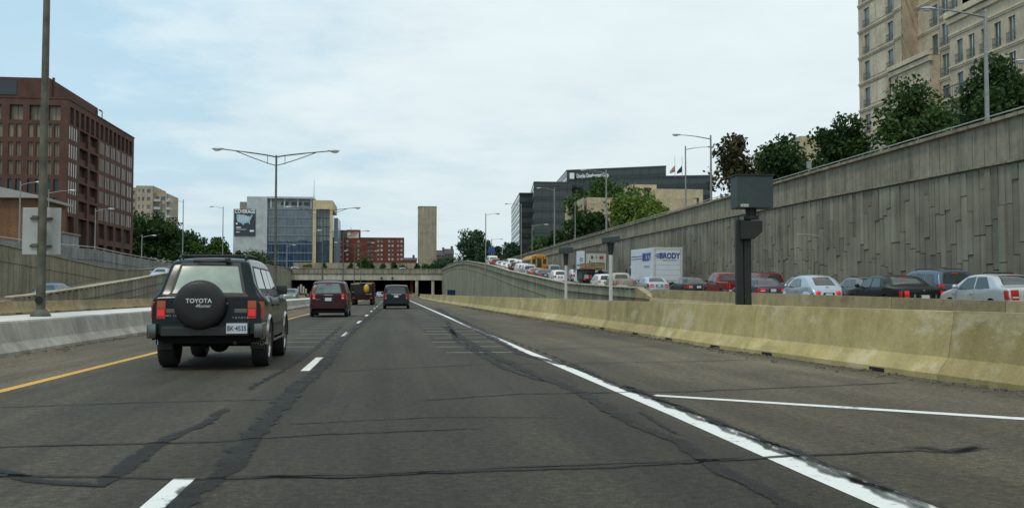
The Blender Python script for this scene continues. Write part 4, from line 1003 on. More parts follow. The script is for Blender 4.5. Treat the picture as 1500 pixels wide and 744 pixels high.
# ------------------------------------------------------------------ street lamps
STEEL = simple('pole_steel', (.27, .28, .26), .55, .55, vs=4, var=.2); RUSTY = simple('weathered_pole_steel', (.115, .115, .085), .7, .4, vs=3, var=.35)
LENS = simple('lamp_lens', (.55, .57, .56), .3, 0, var=0); HEADM = simple('lamp_housing', (.48, .50, .50), .45, .3, var=.05)
def arm_geo(mb, s, L, H, rise, r):
    n = 8; P = []
    for k in range(n + 1): t = k / n; P.append((s * L * t, 0, H - .35 + rise * math.sin(t * math.pi / 2)))
    mb.path(P, [r * (1 - .45 * k / n) for k in range(n + 1)], 6); return P[-1]
def head(e, tip, s, k=1):
    mb = MB(); mb.ellipsoid((tip[0] + s * .38 * k, tip[1], tip[2] + .03), (.48 * k, .17 * k, .10 * k), 12, 6); h = mb.build('lamp_head', HEADM, e, smooth=True)
    mb = MB(); mb.ellipsoid((tip[0] + s * .48 * k, tip[1], tip[2] - .05 * k), (.26 * k, .13 * k, .09 * k), 10, 6); mb.build('lens', LENS, h, smooth=True)
def lamp(label, ppx, ptop, hpx, X, zb, r=.11, flip=1, rise=.35, group=None):
    p = pt(ppx, ptop, X=X); ph = pt(hpx, ptop, X=None, Y=p.y); L = abs(ph.x - p.x) - .3; s = 1 if ph.x > p.x else -1; H = p.z - zb
    e = empty('street_lamp', (p.x, p.y, zb), 0, label, 'street lamp', group or 'single arm street lamps')
    mb = MB(); mb.tube((0, 0, -.3), (0, 0, H), r, r * .6, 10); mb.ellipsoid((0, 0, H), (r * .7, r * .7, .1), 8, 4); mb.build('pole', STEEL, e, smooth=True)
    mb = MB(); tip = arm_geo(mb, s, max(.8, L), H, rise, r * .42); mb.build('arm', STEEL, e, smooth=True); head(e, tip, s, 1.0 if p.y < 200 else 1.2)
def twin(label, ppx, d, ztop, span=3.6, base=True):
    y = d; e = empty('median_lamp', (-8.1, y, .635), 0, label, 'street lamp', 'twin arm lamps along the median'); H = ztop - .635
    mb = MB(); mb.tube((0, 0, .15), (0, 0, H), .105, .065, 12); mb.build('pole', RUSTY, e, smooth=True)
    mb = MB(); mb.tube((0, 0, 0), (0, 0, .06), .23, .22, 12); mb.tube((0, 0, .06), (0, 0, .17), .2, .13, 12); mb.build('pole_base', RUSTY, e, smooth=True)
    mb = MB(); mb.tube((.0, -.09, .38), (.0, -.13, .38), .09, .09, 12); mb.build('access_cover', DARK, e)
    for s in (-1, 1):
        mb = MB(); P = []; Q = []
        for k in range(9): t = k / 8; P.append((s * span * t, 0, H - .12 + .48 * t ** .8)); 
        mb.path(P, [.05] * 5 + [.04] * 4, 6)
        for k in range(7): t = k / 6; Q.append((s * span * .78 * t, 0, H - .72 + .99 * t ** 1.15))
        mb.path(Q, [.032] * 7, 5); mb.tube((s * .6, 0, H - .62), (s * .6, 0, H + .02), .022, n=5)
        mb.build('arm', RUSTY, e, smooth=True); head(e, P[-1], s, .95)
    return e
tw = []
for lab, d, zt_ in (('rusty streaked median pole at far left carrying the board backs', 23.45, 10.8), ('tallest fully visible twin arm lamp, beside the nearest dark car', 68.4, 10.83), ('second twin arm lamp, in front of the cream framed glass office', 114.3, 10.86), ('third twin arm lamp, before the brick flats', 162, 11.2), ('fourth twin arm lamp, small, behind the stake truck', 210, 11.7), ('fifth and smallest twin arm lamp near the tunnel', 254, 11.8)):
    tw.append(twin(lab, 0, d, zt_))
# board backs on the first pole
a = pt(33, 304, Y=23.72); b_ = pt(88, 373, Y=23.72)
e = empty('sign_board', ((a.x + b_.x) / 2, 23.72, b_.z), 0, 'blank pale grey back of a road sign on the rusty left pole', 'sign')
mb = MB(); mb.box((0, .03, (a.z - b_.z) / 2), (b_.x - a.x, .03, a.z - b_.z)); mb.build('panel', simple('sign_back_grey', (.40, .41, .39), .6, .2, vs=2, var=.1), e, bevel=.012)
mb = MB()
for z in (.2, .85): mb.box((0, -.0, z), (.5, .05, .05)); mb.tube((0, -.27, z), (0, -.27, z + .04), .12, n=14)
mb.build('clamp', RUSTY, e)
LL = [('tallest near lamp standing on top of the right wall before the hotel', 1443, 17, 1362, 34, 8.2, .15), ('lamp with arm to the left beside the magnolia', 1041, 199, 992, 32, 8.2, .14), ('lamp with arm to the right, just left of the magnolia', 1004, 215, 1040, 33.5, 8.2, .12),
      ('leaning looking lamp in front of the large dark tree', 888, 250, 855, 29.5, 8.2, .15), ('lamp in front of the wide black glass tower', 812, 276, 790, 29, 8.2, .14), ('small lamp with right arm before the beige office end', 842.5, 297, 869, 31, 8.2, .1),
      ('lamp in front of the narrow black tower', 763.5, 299, 743, 27, 7.5, .14), ('low lamp with right arm between the two black towers', 779.5, 329, 799, 30, 8.2, .12), ('thin lamp rising over the far end of the car queue', 711.5, 313, 728, 16.8, 5.5, .12),
      ('small lamp with right arm near the far conifer', 720, 350, 733, 30, 8.4, .14),
      ('left lamp over the orange house eaves', 30, 267, 56, -39, 5.6, .1), ('left lamp with bright head in front of the red block corner', 71.6, 279, 105, -40, 5.6, .1), ('left lamp rising before the lower bays of the red block', 140, 306, 162, -40, 5.8, .1),
      ('short left lamp beside the red block end', 208, 345, 225, -41, 6.0, .11), ('left lamp with arm to the left before the beige flats', 268.6, 293, 249, -32.5, 5, .1), ('left lamp with arm to the left nearer the billboard', 327, 303, 311, -34, 6, .12),
      ('small lamp before the blue glazing', 420.5, 359, 430, -30.5, 8.5, .16)]
for lab, a, b_, c, X, zb, r in LL: lamp(lab, a, b_, c, X, zb, r)
p = pt(1530, 92, X=34); lamp('lamp whose head only reaches in at the right edge', 1545, 92, 1500, 36, 8.2, .13)
# flagpoles
for px, py, lab, c in ((988.5, 228, 'flagpole with a limp red and white flag above the black block', (.45, .12, .10)), (999, 229, 'flagpole with a limp dark blue flag above the black block', (.02, .03, .08))):
    p = pt(px, py, Y=318); zb = pt(px, 259, Y=318).z - .3; e = empty('flagpole', (p.x, 318, zb), 0, lab, 'flagpole', 'flagpoles'); mb = MB(); mb.tube((0, 0, 0), (0, 0, p.z - zb), .09, .05, 6); mb.build('pole', STEEL, e)
    h = p.z - zb; fm2 = MB()
    for k in range(6): (mb2_ := (MB() if 0 else fm2)).quad((-.05 - k * .3, (k % 2) * .3, h * .55 - k * .35), (-.35 - k * .3, ((k + 1) % 2) * .3, h * .55 - (k + 1) * .35), (-.35 - k * .3, ((k + 1) % 2) * .3, h * .25 - (k + 1) * .1), (-.05 - k * .3, (k % 2) * .3, h * .25 - k * .1), mi=k % 2)
    fmt = simple('flag_' + ('red' if c[0] > .1 else 'blue'), c, .8); o = fm2.build('flag', fmt, e, mats=[fmt, simple('flag_white', (.5, .5, .5), .8) if c[0] > .1 else fmt]); s = o.modifiers.new('t', 'SOLIDIFY'); s.thickness = .03
# ------------------------------------------------------------------ speed cameras on posts
CAMG = simple('camera_grey', (.036, .052, .055), .5, .1, vs=3, var=.15); CAMD = simple('camera_dark', (.018, .023, .021), .6, .2, vs=3, var=.2)
d0 = 26.0
pb = pt(1093, 445, d=d0); e = empty('speed_camera', (pb.x, pb.y, 0), 0, 'large dark grey speed camera box on a heavy steel post behind the barrier', 'speed camera')
u = d0 / F
def cp(px, py): return pt(px, py, d=d0) - Vector((pb.x, pb.y, 0))
R = Matrix.Rotation(-YAW - .06, 3, 'Z')
c1 = cp(1106, 281)
mb = MB()
# box: a front-left face (px 1072-1082) and a wide face (1082-1134)
rot = Matrix.Rotation(-.05, 3, 'Z')
mb.box(c1 + Vector((0, .25, 0)), (1.0, .62, .88), rot=rot); bx = mb.build('camera_box', CAMG, e, bevel=.018)
mb = MB(); mb.box(c1 + Vector((0, .25, .455)), (1.06, .68, .04), rot=rot); mb.build('lid', CAMD, e)
lm = Matrix.Translation(c1 + Vector((0, .25, 0))) @ (rot @ Matrix.Rotation(math.pi / 2, 3, 'X')).to_4x4()
STK = simple('sticker_white', (.6, .6, .58), .5, var=0)
mb = MB(); mb.box((-.3, -.38, .318), (.22, .07, .008)); s_ = mb.build('sticker', STK, e); s_.matrix_local = lm
text('sticker_lettering', 'Camera', .062, DARK, e, lm @ Matrix.Translation((-.3, -.38, .324)), ext=.001)
mb = MB(); q = cp(1104, 313); mb.tube(q + Vector((0, .2, -.05)), q + Vector((0, .2, .22)), .14, .16, 10); mb.tube(q + Vector((0, .2, -.14)), q + Vector((0, .2, -.05)), .2, .2, 10); mb.build('swivel', CAMD, e, smooth=True)
mb = MB(); q = cp(1100, 335); mb.prism([(-.24, .22), (.34, .22), (.34, -.08), (.12, -.28), (-.24, -.28)], -.2, .2); o = mb.build('bracket', CAMD, e, bevel=.01); o.location = q + Vector((0, .2, 0)); o.rotation_euler = (0, 0, -YAW)
mb = MB(); q = cp(1093, 330); topz = cp(1093, 321).z
for sx in (-1, 1): mb.box(R @ Vector((sx * .105, 0, 0)) + Vector((0, .2, topz / 2)), (.19, .26, topz), rot=R)
mb.box(Vector((0, .26, topz / 2)), (.3, .16, topz - .02), rot=R); mb.build('post', CAMD, e, bevel=.01)
mb = MB(); mb.tube((-.12, .2, topz), (-.12, .2, topz + .1), .03, n=6); mb.build('lifting_eye', RUSTY, e); mb = MB(); mb.box((0, .2, .03), (.6, .6, .06)); mb.build('foot_plate', RUSTY, e)
for px, py, d, X, lab in ((894.5, 351, 40.5, 0, 'nearer slim white post with tilted grey flash head, right of the other'), (829, 366.5, 51.5, 0, 'farther slim white post with small level grey flash head')):
    p = pt(px, py, d=d); k = d / F; e = empty('flash_unit', (p.x, p.y, 0), 0, lab, 'camera flash', 'slim posts with flash heads')
    mb = MB(); mb.tube((0, 0, -.05), (0, 0, p.z - 14 * k), .085, .08, 12); mb.build('post', simple('white_post', (.52, .52, .49), .5, .1, vs=3, var=.12), e, smooth=True)
    mb = MB(); mb.tube((0, 0, p.z - 22 * k), (0, 0, p.z - 5 * k), .1, .15, 8); mb.build('swivel', CAMD, e)
    mb = MB(); r_ = Matrix.Rotation(-YAW, 3, 'Z') @ Matrix.Rotation(-.12 if px > 850 else -.05, 3, 'Y'); mb.box((0, 0, p.z), (25.5 * k if px > 850 else 21 * k, .45, 8 * k), rot=r_); mb.build('flash_head', CAMG, e, bevel=.02)
# blue skip beside the ramp wall
p = pt(665, 432, d=262); e = empty('skip', (p.x + .3, p.y, 0), 0, 'dark blue steel rubbish skip on the verge against the ramp wall', 'skip')
mb = MB(); mb.prism([(-2, .15), (2, .15), (2.1, 1.9), (-2.1, 1.9)], -1.2, 1.2); mb.build('body', simple('skip_blue', (.012, .035, .10), .5, .2), e, bevel=.04)
mb = MB()
for k in range(6): mb.box((-1.8 + k * .72, -1.25, 1.0), (.1, .1, 1.6))
mb.bb(-2.2, 2.2, -1.32, -1.15, 1.85, 2.0); mb.build('rib', simple('skip_blue_dark', (.01, .025, .07), .5, .2), e)
g = MB(); g.quad((7.9, 100, .03), (XW, 100, .03), (XW, 325, .03), (7.9, 325, .03)); tag(g.build('verge', GRASS), kind='structure')
rs = np.random.RandomState(4); m_ = 5000; P = np.stack([rs.uniform(10.5, 17, m_), rs.uniform(190, 300, m_), np.full(m_, .03)], 1)
mb = MB()
for p in P[:2500]:
    h = rs.uniform(.2, .6); a = rs.uniform(0, 6.28); dx, dy = math.cos(a) * .15, math.sin(a) * .15; mb.add([(p[0] - dx, p[1] - dy, p[2]), (p[0] + dx, p[1] + dy, p[2]), (p[0] + dx * .3, p[1] + dy * .3, p[2] + h)], [(0, 1, 2)])
tag(mb.build('tall_grass', LEAF['lime'], weld=False), 'rough grass growing along the foot of the ramp wall', 'grass', kind='stuff')
# blue road sign at the far end of the queue
p = pt(720, 366, d=215); e = empty('road_sign', (p.x, p.y, RR(p.y)), 0, 'small plain blue road sign above the far white van', 'sign')
h = p.z - RR(p.y); mb = MB(); mb.tube((-.5, 0, 0), (-.5, 0, h), .07, n=6); mb.tube((.5, 0, 0), (.5, 0, h), .07, n=6); mb.build('post', STEEL, e); mb = MB(); mb.box((0, -.12, h), (1.5, .05, 1.3)); mb.build('panel', simple('sign_blue', (.015, .07, .26), .4, var=.05), e, bevel=.02)
# mast with small flag like marker on the big wall edge
p = pt(1185, 243, X=XBIG + .6); e = empty('wall_marker', (p.x, p.y, 9.1), 0, 'tiny grey box on a stub post on the edge of the tall right wall', 'marker')
mb = MB(); mb.tube((0, 0, 0), (0, 0, .5), .04, n=6); mb.build('post', STEEL, e); mb = MB(); mb.box((0, 0, .75), (.3, .15, .5)); mb.build('box', STEEL, e, bevel=.02)

# grit and litter along the feet of the barriers
mb = MB(); rr = random.Random(21)
for k in range(1500):
    y = 5 + 75 * rr.random() ** 1.6
    if rr.random() < .7: x = BAR1(y) - .04 - abs(rr.gauss(0, .25))
    else: x = -7.0 + abs(rr.gauss(0, .18))
    r = rr.choice((.008, .012, .018, .025)) * (1 + y / 50); mb.box((x, y, r * .5), (r * 2, r * rr.uniform(1, 2.4), r), rz=rr.random() * 3)
tag(mb.build('road_grit', simple('grit', (.16, .135, .10), .9, vs=8, var=.5), weld=False), kind='stuff')
# ------------------------------------------------------------------ vehicles
CG = glassmat(col=(.03, .042, .040)); CGL = glassmat('sky_lit_glass', (.08, .115, .115), .08, .9)  # sky reflection put into the lighter glass base colours
RUB = simple('tyre_rubber', (.022, .022, .021), .85, vs=12, var=.2); TRIM = simple('black_trim', (.022, .023, .024), .6, var=.15, vs=8)
CHR = simple('chrome', (.42, .43, .43), .2, .9, var=.05); CHD = simple('road_reflecting_chrome', (.17, .18, .175), .25, .85, var=.15, vs=9); ALLOY = simple('alloy', (.42, .43, .43), .35, .7, var=.08)  # CHD: reflection of the dark road put into the chrome colour
REDL = simple('tail_red', (.30, .012, .012), .25, emit=(.9, .03, .02), es=.05, var=0); BRK = simple('brake_lit', (.38, .015, .012), .25, emit=(1, .03, .02), es=.28, var=0)
AMB = simple('amber_lens', (.33, .075, .01), .25, var=0); CLR = simple('clear_lens', (.55, .56, .54), .15, var=0)
PLT = simple('plate_white', (.55, .58, .60), .4, var=.05); INK = simple('plate_blue_ink', (.03, .05, .16), .5, var=0); WELL = simple('wheel_well', (.008, .008, .008), .95, var=0)

def catsil(P, it=2):
    for _ in range(it):
        Q = [P[0]]
        for a, b_ in zip(P, P[1:]): Q += [(a[0] * .78 + b_[0] * .22, a[1] * .78 + b_[1] * .22), (a[0] * .22 + b_[0] * .78, a[1] * .22 + b_[1] * .78)]
        P = Q + [P[-1]]
    out = [P[0]]
    for p in P[1:]:
        if p[0] > out[-1][0] + .0015: out.append(p)
        else: out.append((out[-1][0] + .0016, p[1]))
    return out
class Shell:
    def __init__(s, sil, W, belt, sill=.24, tumble=.3, wheels=(), R=.36, rc=.07, crown=.035, taper=.10, pwr=10, bulge=.03, shoulder=0):
        s.sh = shoulder
        s.P = catsil(sil); s.L = s.P[-1][0]; s.hw = W / 2; s.belt = belt; s.sill = sill; s.tum = tumble; s.wh = wheels; s.R = R; s.rc = rc; s.cr = crown; s.tp = taper; s.pw = pwr; s.bg = bulge
        s.ys = [p[0] for p in s.P]; s.zs = [p[1] for p in s.P]
        d = [0]
        for a, b_ in zip(s.P, s.P[1:]): d.append(d[-1] + math.hypot(b_[0] - a[0], b_[1] - a[1]))
        s.d = d
    def zt(s, y): return float(np.interp(y, s.ys, s.zs))
    def sd(s, y): return float(np.interp(y, s.ys, s.d))
    def at(s, d): return float(np.interp(d, s.d, s.ys)), float(np.interp(d, s.d, s.zs))
    def zb(s, y):
        z = s.sill
        for yw in s.wh:
            r = s.R * 1.13
            if abs(y - yw) < r: z = max(z, s.R + math.sqrt(r * r - (y - yw) ** 2))
        return min(z, s.zt(y))
    def w(s, y, z, top=None):
        t = (y - s.L / 2) / (s.L / 2); w = s.hw * (1 - .025 * t * t - s.tp * abs(t) ** s.pw)
        if z > s.belt: w -= s.tum * (z - s.belt) * (1 - .25 * max(0, 1 - abs(z - s.belt) / .1))
        if s.sh and z > s.belt - .02: w -= s.sh * min(1, (z - s.belt + .02) / .10)
        if z <= s.belt: w -= s.bg * ((s.belt * .72 - z) / (s.belt * .6)) ** 2 * (1 if z < s.belt * .72 else 2.0)
        top = s.zt(y) if top is None else top; q = z - (top - s.rc)
        if q > 0: w -= s.rc * (1 - math.sqrt(max(0, 1 - (q / s.rc) ** 2)))
        return max(w, .05)
    def side(s, y, z, sg, off=0):
        return Vector((sg * (s.w(y, z) + off), y, z))
    def top(s, d, v, off=0):
        y, z = s.at(d); e = .03; y0, z0 = s.at(max(0, d - e)); y1, z1 = s.at(min(s.d[-1], d + e)); ty, tz = y1 - y0, z1 - z0; l = math.hypot(ty, tz) or 1
        n = Vector((0, -tz / l, ty / l)); w = s.w(y, z); k = s.cr * (1 - v * v)
        return Vector((v * w, y, z)) + n * (k + off)
    def body(s, name, mat, parent):
        st = set(np.round(np.linspace(.02, s.L - .02, 44), 4)) | set(round(y, 4) for y in s.ys[::1])
        for yw in s.wh:
            for k in range(13): st.add(round(yw + math.cos(math.pi * k / 12) * s.R * 1.13, 4))
        st = sorted(v for v in st if 0 <= v <= s.L); S = [st[0]]
        for v in st[1:]:
            if v - S[-1] > .0012: S.append(v)
        mb = MB(); cols = []
        for y in S:
            zt_, zb_ = s.zt(y), s.zb(y); zr = max(zb_, zt_ - s.rc); zz = [zb_ + (zr - zb_) * k / 7 for k in range(8)] + [zr + (zt_ - zr) * k for k in (.35, .65, .86, 1)]
            cols.append([(y, z) for z in zz])
        for sg in (-1, 1):
            base = len(mb.v); n = len(cols[0])
            mb.v += [tuple(s.side(y, z, sg)) for c in cols for y, z in c]
            for i in range(len(cols) - 1):
                for j in range(n - 1):
                    a = base + i * n + j; mb.f.append((a, a + n, a + n + 1, a + 1)); mb.mi.append(0)
        base = len(mb.v); V = [-1, -.85, -.5, 0, .5, .85, 1]
        for y in S:
            d = s.sd(y)
            for v in V: mb.v.append(tuple(s.top(d, v)))
        for i in range(len(S) - 1):
            for j in range(len(V) - 1): a = base + i * len(V) + j; mb.f.append((a, a + 1, a + len(V) + 1, a + len(V))); mb.mi.append(0)
        o = mb.build(name, mat, parent, smooth=True, ang=32)
        mb = MB(); y0, y1 = .14, s.L - .16; zc = min(s.belt * .72, min(s.zt(y0 + .1), s.zt(y1 - .1)) - .1)
        mb.bb(-s.hw + .11, s.hw - .11, y0, y1, s.sill - .02, zc); mb.bb(-s.hw + .2, s.hw - .2, .1, s.L - .12, s.sill - .05, s.sill + .1); mb.build('underbody', WELL, parent); return o
    def spatch(s, mb, q, sg, off=.006, nu=6, nv=3, rim=True, pw=1):
        """q = four (y,z) corners: bottom rear, bottom front, top front, top rear"""
        G_ = []
        for i in range(nu + 1):
            u = (i / nu) ** pw; r = []
            for j in range(nv + 1):
                v = j / nv; y = (q[0][0] * (1 - u) + q[1][0] * u) * (1 - v) + (q[3][0] * (1 - u) + q[2][0] * u) * v; z = (q[0][1] * (1 - u) + q[1][1] * u) * (1 - v) + (q[3][1] * (1 - u) + q[2][1] * u) * v
                r.append((y, z))
            G_.append(r)
        s._grid(mb, G_, lambda p, o: s.side(p[0], p[1], sg, o), off, rim)
    def tpatch(s, mb, ya, yb_, va0, va1, vb0=None, vb1=None, off=.006, nu=6, nv=8, rim=True, byz=False):
        vb0 = va0 if vb0 is None else vb0; vb1 = va1 if vb1 is None else vb1; d0, d1 = s.sd(ya), s.sd(yb_); G_ = []
        for i in range(nu + 1):
            u = i / nu; G_.append([(d0 + (d1 - d0) * u, (va0 * (1 - u) + vb0 * u) * (1 - j / nv) + (va1 * (1 - u) + vb1 * u) * j / nv) for j in range(nv + 1)])
        s._grid(mb, G_, lambda p, o: s.top(p[0], p[1], o), off, rim)
    def _grid(s, mb, G_, f, off, rim):
        nu, nv = len(G_), len(G_[0]); base = len(mb.v)
        for r in G_:
            for p in r: mb.v.append(tuple(f(p, off)))
        for i in range(nu - 1):
            for j in range(nv - 1): a = base + i * nv + j; mb.f.append((a, a + nv, a + nv + 1, a + 1)); mb.mi.append(0)
        if rim:
            B = [(i, 0) for i in range(nu)] + [(nu - 1, j) for j in range(1, nv)] + [(i, nv - 1) for i in range(nu - 2, -1, -1)] + [(0, j) for j in range(nv - 2, 0, -1)]
            b2 = len(mb.v)
            for i, j in B: mb.v.append(tuple(f(G_[i][j], -.012)))
            for k in range(len(B)):
                i, j = B[k]; i2, j2 = B[(k + 1) % len(B)]; mb.f.append((base + i * nv + j, base + i2 * nv + j2, b2 + (k + 1) % len(B), b2 + k)); mb.mi.append(0)
    def yz(s, z, rear=True):
        """y on the silhouette at height z, from the rear (or front)"""
        r = list(zip(s.ys, s.zs)); r = r if rear else r[::-1]
        for (y0, z0), (y1, z1) in zip(r, r[1:]):
            if (z0 - z) * (z1 - z) <= 0 and z0 != z1: return y0 + (y1 - y0) * (z - z0) / (z1 - z0)
        return r[-1][0]
def wheel(parent, x, y, R, W=.21, spokes=5, detail=True, sg=1, mat=None):
    prof = [(R * .62, W * .46), (R * .80, W * .5), (R * .95, W * .47), (R, W * .34), (R, -W * .34), (R * .95, -W * .47), (R * .62, -W * .46)]
    n = 28 if detail else 16; mb = MB()
    for k in range(n):
        a0, a1 = 2 * math.pi * k / n, 2 * math.pi * (k + 1) / n
        for (r0, w0), (r1, w1) in zip(prof, prof[1:] + prof[:1]):
            P = lambda r, w_, a: (w_, r * math.cos(a), r * math.sin(a)); mb.quad(P(r0, w0, a0), P(r1, w1, a0), P(r1, w1, a1), P(r0, w0, a1))
    t = mb.build('wheel', RUB, parent, smooth=True, ang=35); t.location = (x, y, R)
    mb = MB(); o_ = sg * W * .36
    mb.tube((o_ - sg * .05, 0, 0), (o_ - sg * .045, 0, 0), R * .63, n=n); mb.build('rim_well', WELL, t)
    mb = MB()
    for k in range(n):
        a0, a1 = 2 * math.pi * k / n, 2 * math.pi * (k + 1) / n
        for (r0, w0), (r1, w1) in (((R * .64, o_ + sg * .025), (R * .56, o_)), ((R * .56, o_), (R * .54, o_ - sg * .03))):
            mb.quad((w0, r0 * math.cos(a0), r0 * math.sin(a0)), (w1, r1 * math.cos(a0), r1 * math.sin(a0)), (w1, r1 * math.cos(a1), r1 * math.sin(a1)), (w0, r0 * math.cos(a1), r0 * math.sin(a1)))
    for k in range(spokes):
        a = 2 * math.pi * k / spokes + .3; mb.box((o_ - sg * .01, math.cos(a) * R * .32, math.sin(a) * R * .32), (.03, R * .52, R * .17), rot=Matrix.Rotation(a, 3, 'X'))
    mb.tube((o_ - sg * .03, 0, 0), (o_ + sg * .02, 0, 0), R * .16, n=12); mb.build('rim', mat or ALLOY, t, smooth=True)
    return t
def mirror(parent, S, y, z, sg, mat, size=(.2, .1, .16)):
    p = S.side(y, z, sg); mb = MB(); mb.ellipsoid((p.x + sg * .15, y, z + .02), (size[0] / 2, size[1] / 2 + .02, size[2] / 2), 12, 8); mb.box((p.x + sg * .04, y, z - .03), (.12, .05, .04)); mb.build('mirror', mat, parent, smooth=True)

SPEC = {}
def sedan_sil(L, H, tr=.14, dk=.98, rb=1.25, rf=1.75, ff=.55, cowl=.66, hood=.83, bump=.33, nose=.62):
    return [(0, bump), (.012, .5), (.03, .62), (.055, .8), (.10, dk - .03), (.2, dk), (tr * L, dk + .015), (rb, H - .10), (rf, H - .015), (rf + .5, H), (ff * L, H - .03), (ff * L + .2, H - .1), (cowl * L + .35, hood + .14), (cowl * L + .5, hood + .11), (.90 * L, hood - .03), (L - .12, nose + .06), (L - .03, nose - .06), (L - .012, .45), (L, .28)]
# each: (sil, W, belt, tumble, wheels(rear,front), R, side windows, rear window, windshield, tail light)
def V(**k): return k
SPEC['jetta'] = V(sil=[(0, .33), (.012, .5), (.03, .62), (.05, .8), (.085, .95), (.16, 1.0), (.62, 1.03), (1.08, 1.36), (1.45, 1.43), (2.0, 1.45), (2.5, 1.42), (2.75, 1.34), (3.32, .98), (3.45, .94), (4.0, .84), (4.25, .7), (4.34, .55), (4.37, .28)], W=1.73, belt=.93, tum=.42, wh=(.95, 3.46), R=.31,
    sw=[[(1.02, .98), (1.88, .965), (1.95, 1.36), (1.42, 1.36)], [(1.97, .965), (3.02, .93), (2.55, 1.33), (2.03, 1.37)]], rw=(.66, 1.16, .78, .72), ws=(2.72, 3.28, .72, .84), tl=(.62, .92, .30, .16), seams=(1.92, 3.05), plate=.72)
SPEC['sedan'] = V(sil=sedan_sil(4.85, 1.43), W=1.8, belt=.93, tum=.45, wh=(1.05, 3.8), R=.33, sw=[[(1.25, .99), (2.05, .97), (2.12, 1.33), (1.62, 1.33)], [(2.13, .97), (3.35, .93), (2.75, 1.32), (2.2, 1.35)]], rw=(.74, 1.36, .80, .70), ws=(2.9, 3.5, .7, .86), tl=(.66, .88, .36, .42), seams=(2.09, 3.4), plate=.76)
SPEC['marquis'] = V(sil=[(0, .30), (.012, .45), (.02, .6), (.04, .8), (.09, .93), (.2, .96), (1.28, 1.02), (1.72, 1.33), (2.05, 1.43), (2.5, 1.46), (3.0, 1.43), (3.22, 1.36), (3.85, 1.0), (4.0, .97), (5.0, .88), (5.25, .78), (5.36, .5), (5.38, .28)], W=1.98, belt=.95, tum=.46, wh=(1.25, 4.2), R=.34,
    sw=[[(1.72, 1.0), (2.5, .99), (2.55, 1.36), (2.0, 1.34)], [(2.6, .99), (3.62, .97), (3.12, 1.34), (2.65, 1.37)]], rw=(1.30, 1.84, .72, .66), ws=(3.25, 3.8, .66, .78), tl=(.55, .86, .24, .12), seams=(2.57, 3.65), plate=.62)
SPEC['beetle'] = V(sil=[(0, .35), (.02, .5), (.05, .62), (.12, .78), (.24, .92), (.40, 1.02), (.62, 1.16), (.95, 1.36), (1.35, 1.47), (1.8, 1.51), (2.25, 1.48), (2.6, 1.38), (3.0, 1.1), (3.1, 1.0), (3.3, .96), (3.7, .86), (3.95, .68), (4.06, .5), (4.09, .3)], W=1.72, belt=.93, tum=.40, wh=(.8, 3.31), R=.32, taper=.28, pwr=5,
    sw=[[(1.25, 1.0), (1.6, .98), (1.72, 1.36), (1.5, 1.34)], [(1.68, .98), (2.85, .95), (2.45, 1.33), (1.8, 1.38)]], rw=(.42, 1.02, .66, .60), ws=(2.55, 2.98, .6, .7), tl=None, seams=(1.64,), plate=.62)
SPEC['suv'] = V(sil=[(0, .40), (.012, .58), (.03, .72), (.05, 1.05), (.09, 1.13), (.30, 1.58), (.42, 1.68), (1.0, 1.745), (2.2, 1.75), (2.75, 1.70), (3.0, 1.6), (3.5, 1.2), (3.65, 1.14), (4.4, 1.03), (4.6, .88), (4.68, .6), (4.70, .35)], W=1.88, belt=1.08, tum=.30, wh=(.95, 3.72), R=.37,
    sw=[[(.42, 1.15), (1.25, 1.13), (1.28, 1.58), (.62, 1.56)], [(1.36, 1.13), (2.12, 1.12), (2.14, 1.6), (1.38, 1.58)], [(2.22, 1.12), (3.15, 1.10), (2.75, 1.56), (2.24, 1.6)]], rw=(.10, .33, .82, .74), ws=(2.95, 3.46, .74, .84), tl=(.85, 1.12, .17, .14), seams=(1.31, 2.18, 3.2), plate=.86, rack=1)
SPEC['minivan'] = V(sil=[(0, .36), (.012, .52), (.03, .7), (.05, 1.02), (.075, 1.1), (.22, 1.6), (.34, 1.70), (1.0, 1.75), (2.6, 1.76), (3.2, 1.68), (4.1, 1.14), (4.25, 1.07), (4.8, .92), (5.0, .76), (5.08, .5), (5.1, .3)], W=1.98, belt=1.06, tum=.26, wh=(1.0, 4.05), R=.34,
    sw=[[(.4, 1.12), (1.5, 1.1), (1.52, 1.58), (.52, 1.57)], [(1.6, 1.1), (2.75, 1.09), (2.77, 1.6), (1.62, 1.58)], [(2.85, 1.09), (3.95, 1.07), (3.25, 1.55), (2.87, 1.6)]], rw=(.075, .22, .86, .80), ws=(3.25, 4.05, .78, .86), tl=(.72, 1.12, .12, .10), seams=(1.55, 2.8), plate=.92)
SPEC['wagon'] = V(sil=[(0, .34), (.012, .5), (.03, .66), (.06, .92), (.10, 1.0), (.42, 1.38), (.55, 1.44), (1.2, 1.50), (2.4, 1.50), (2.8, 1.44), (3.45, 1.02), (3.6, .97), (4.3, .86), (4.55, .72), (4.62, .5), (4.64, .3)], W=1.74, belt=.96, tum=.38, wh=(.98, 3.6), R=.33,
    sw=[[(.5, 1.02), (1.3, 1.0), (1.33, 1.38), (.72, 1.36)], [(1.4, 1.0), (2.15, .99), (2.2, 1.4), (1.42, 1.39)], [(2.24, .99), (3.2, .97), (2.75, 1.38), (2.28, 1.41)]], rw=(.11, .43, .82, .74), ws=(2.8, 3.36, .74, .84), tl=(.68, .95, .22, .16), seams=(1.36, 2.21, 3.25), plate=.72, rack=1)
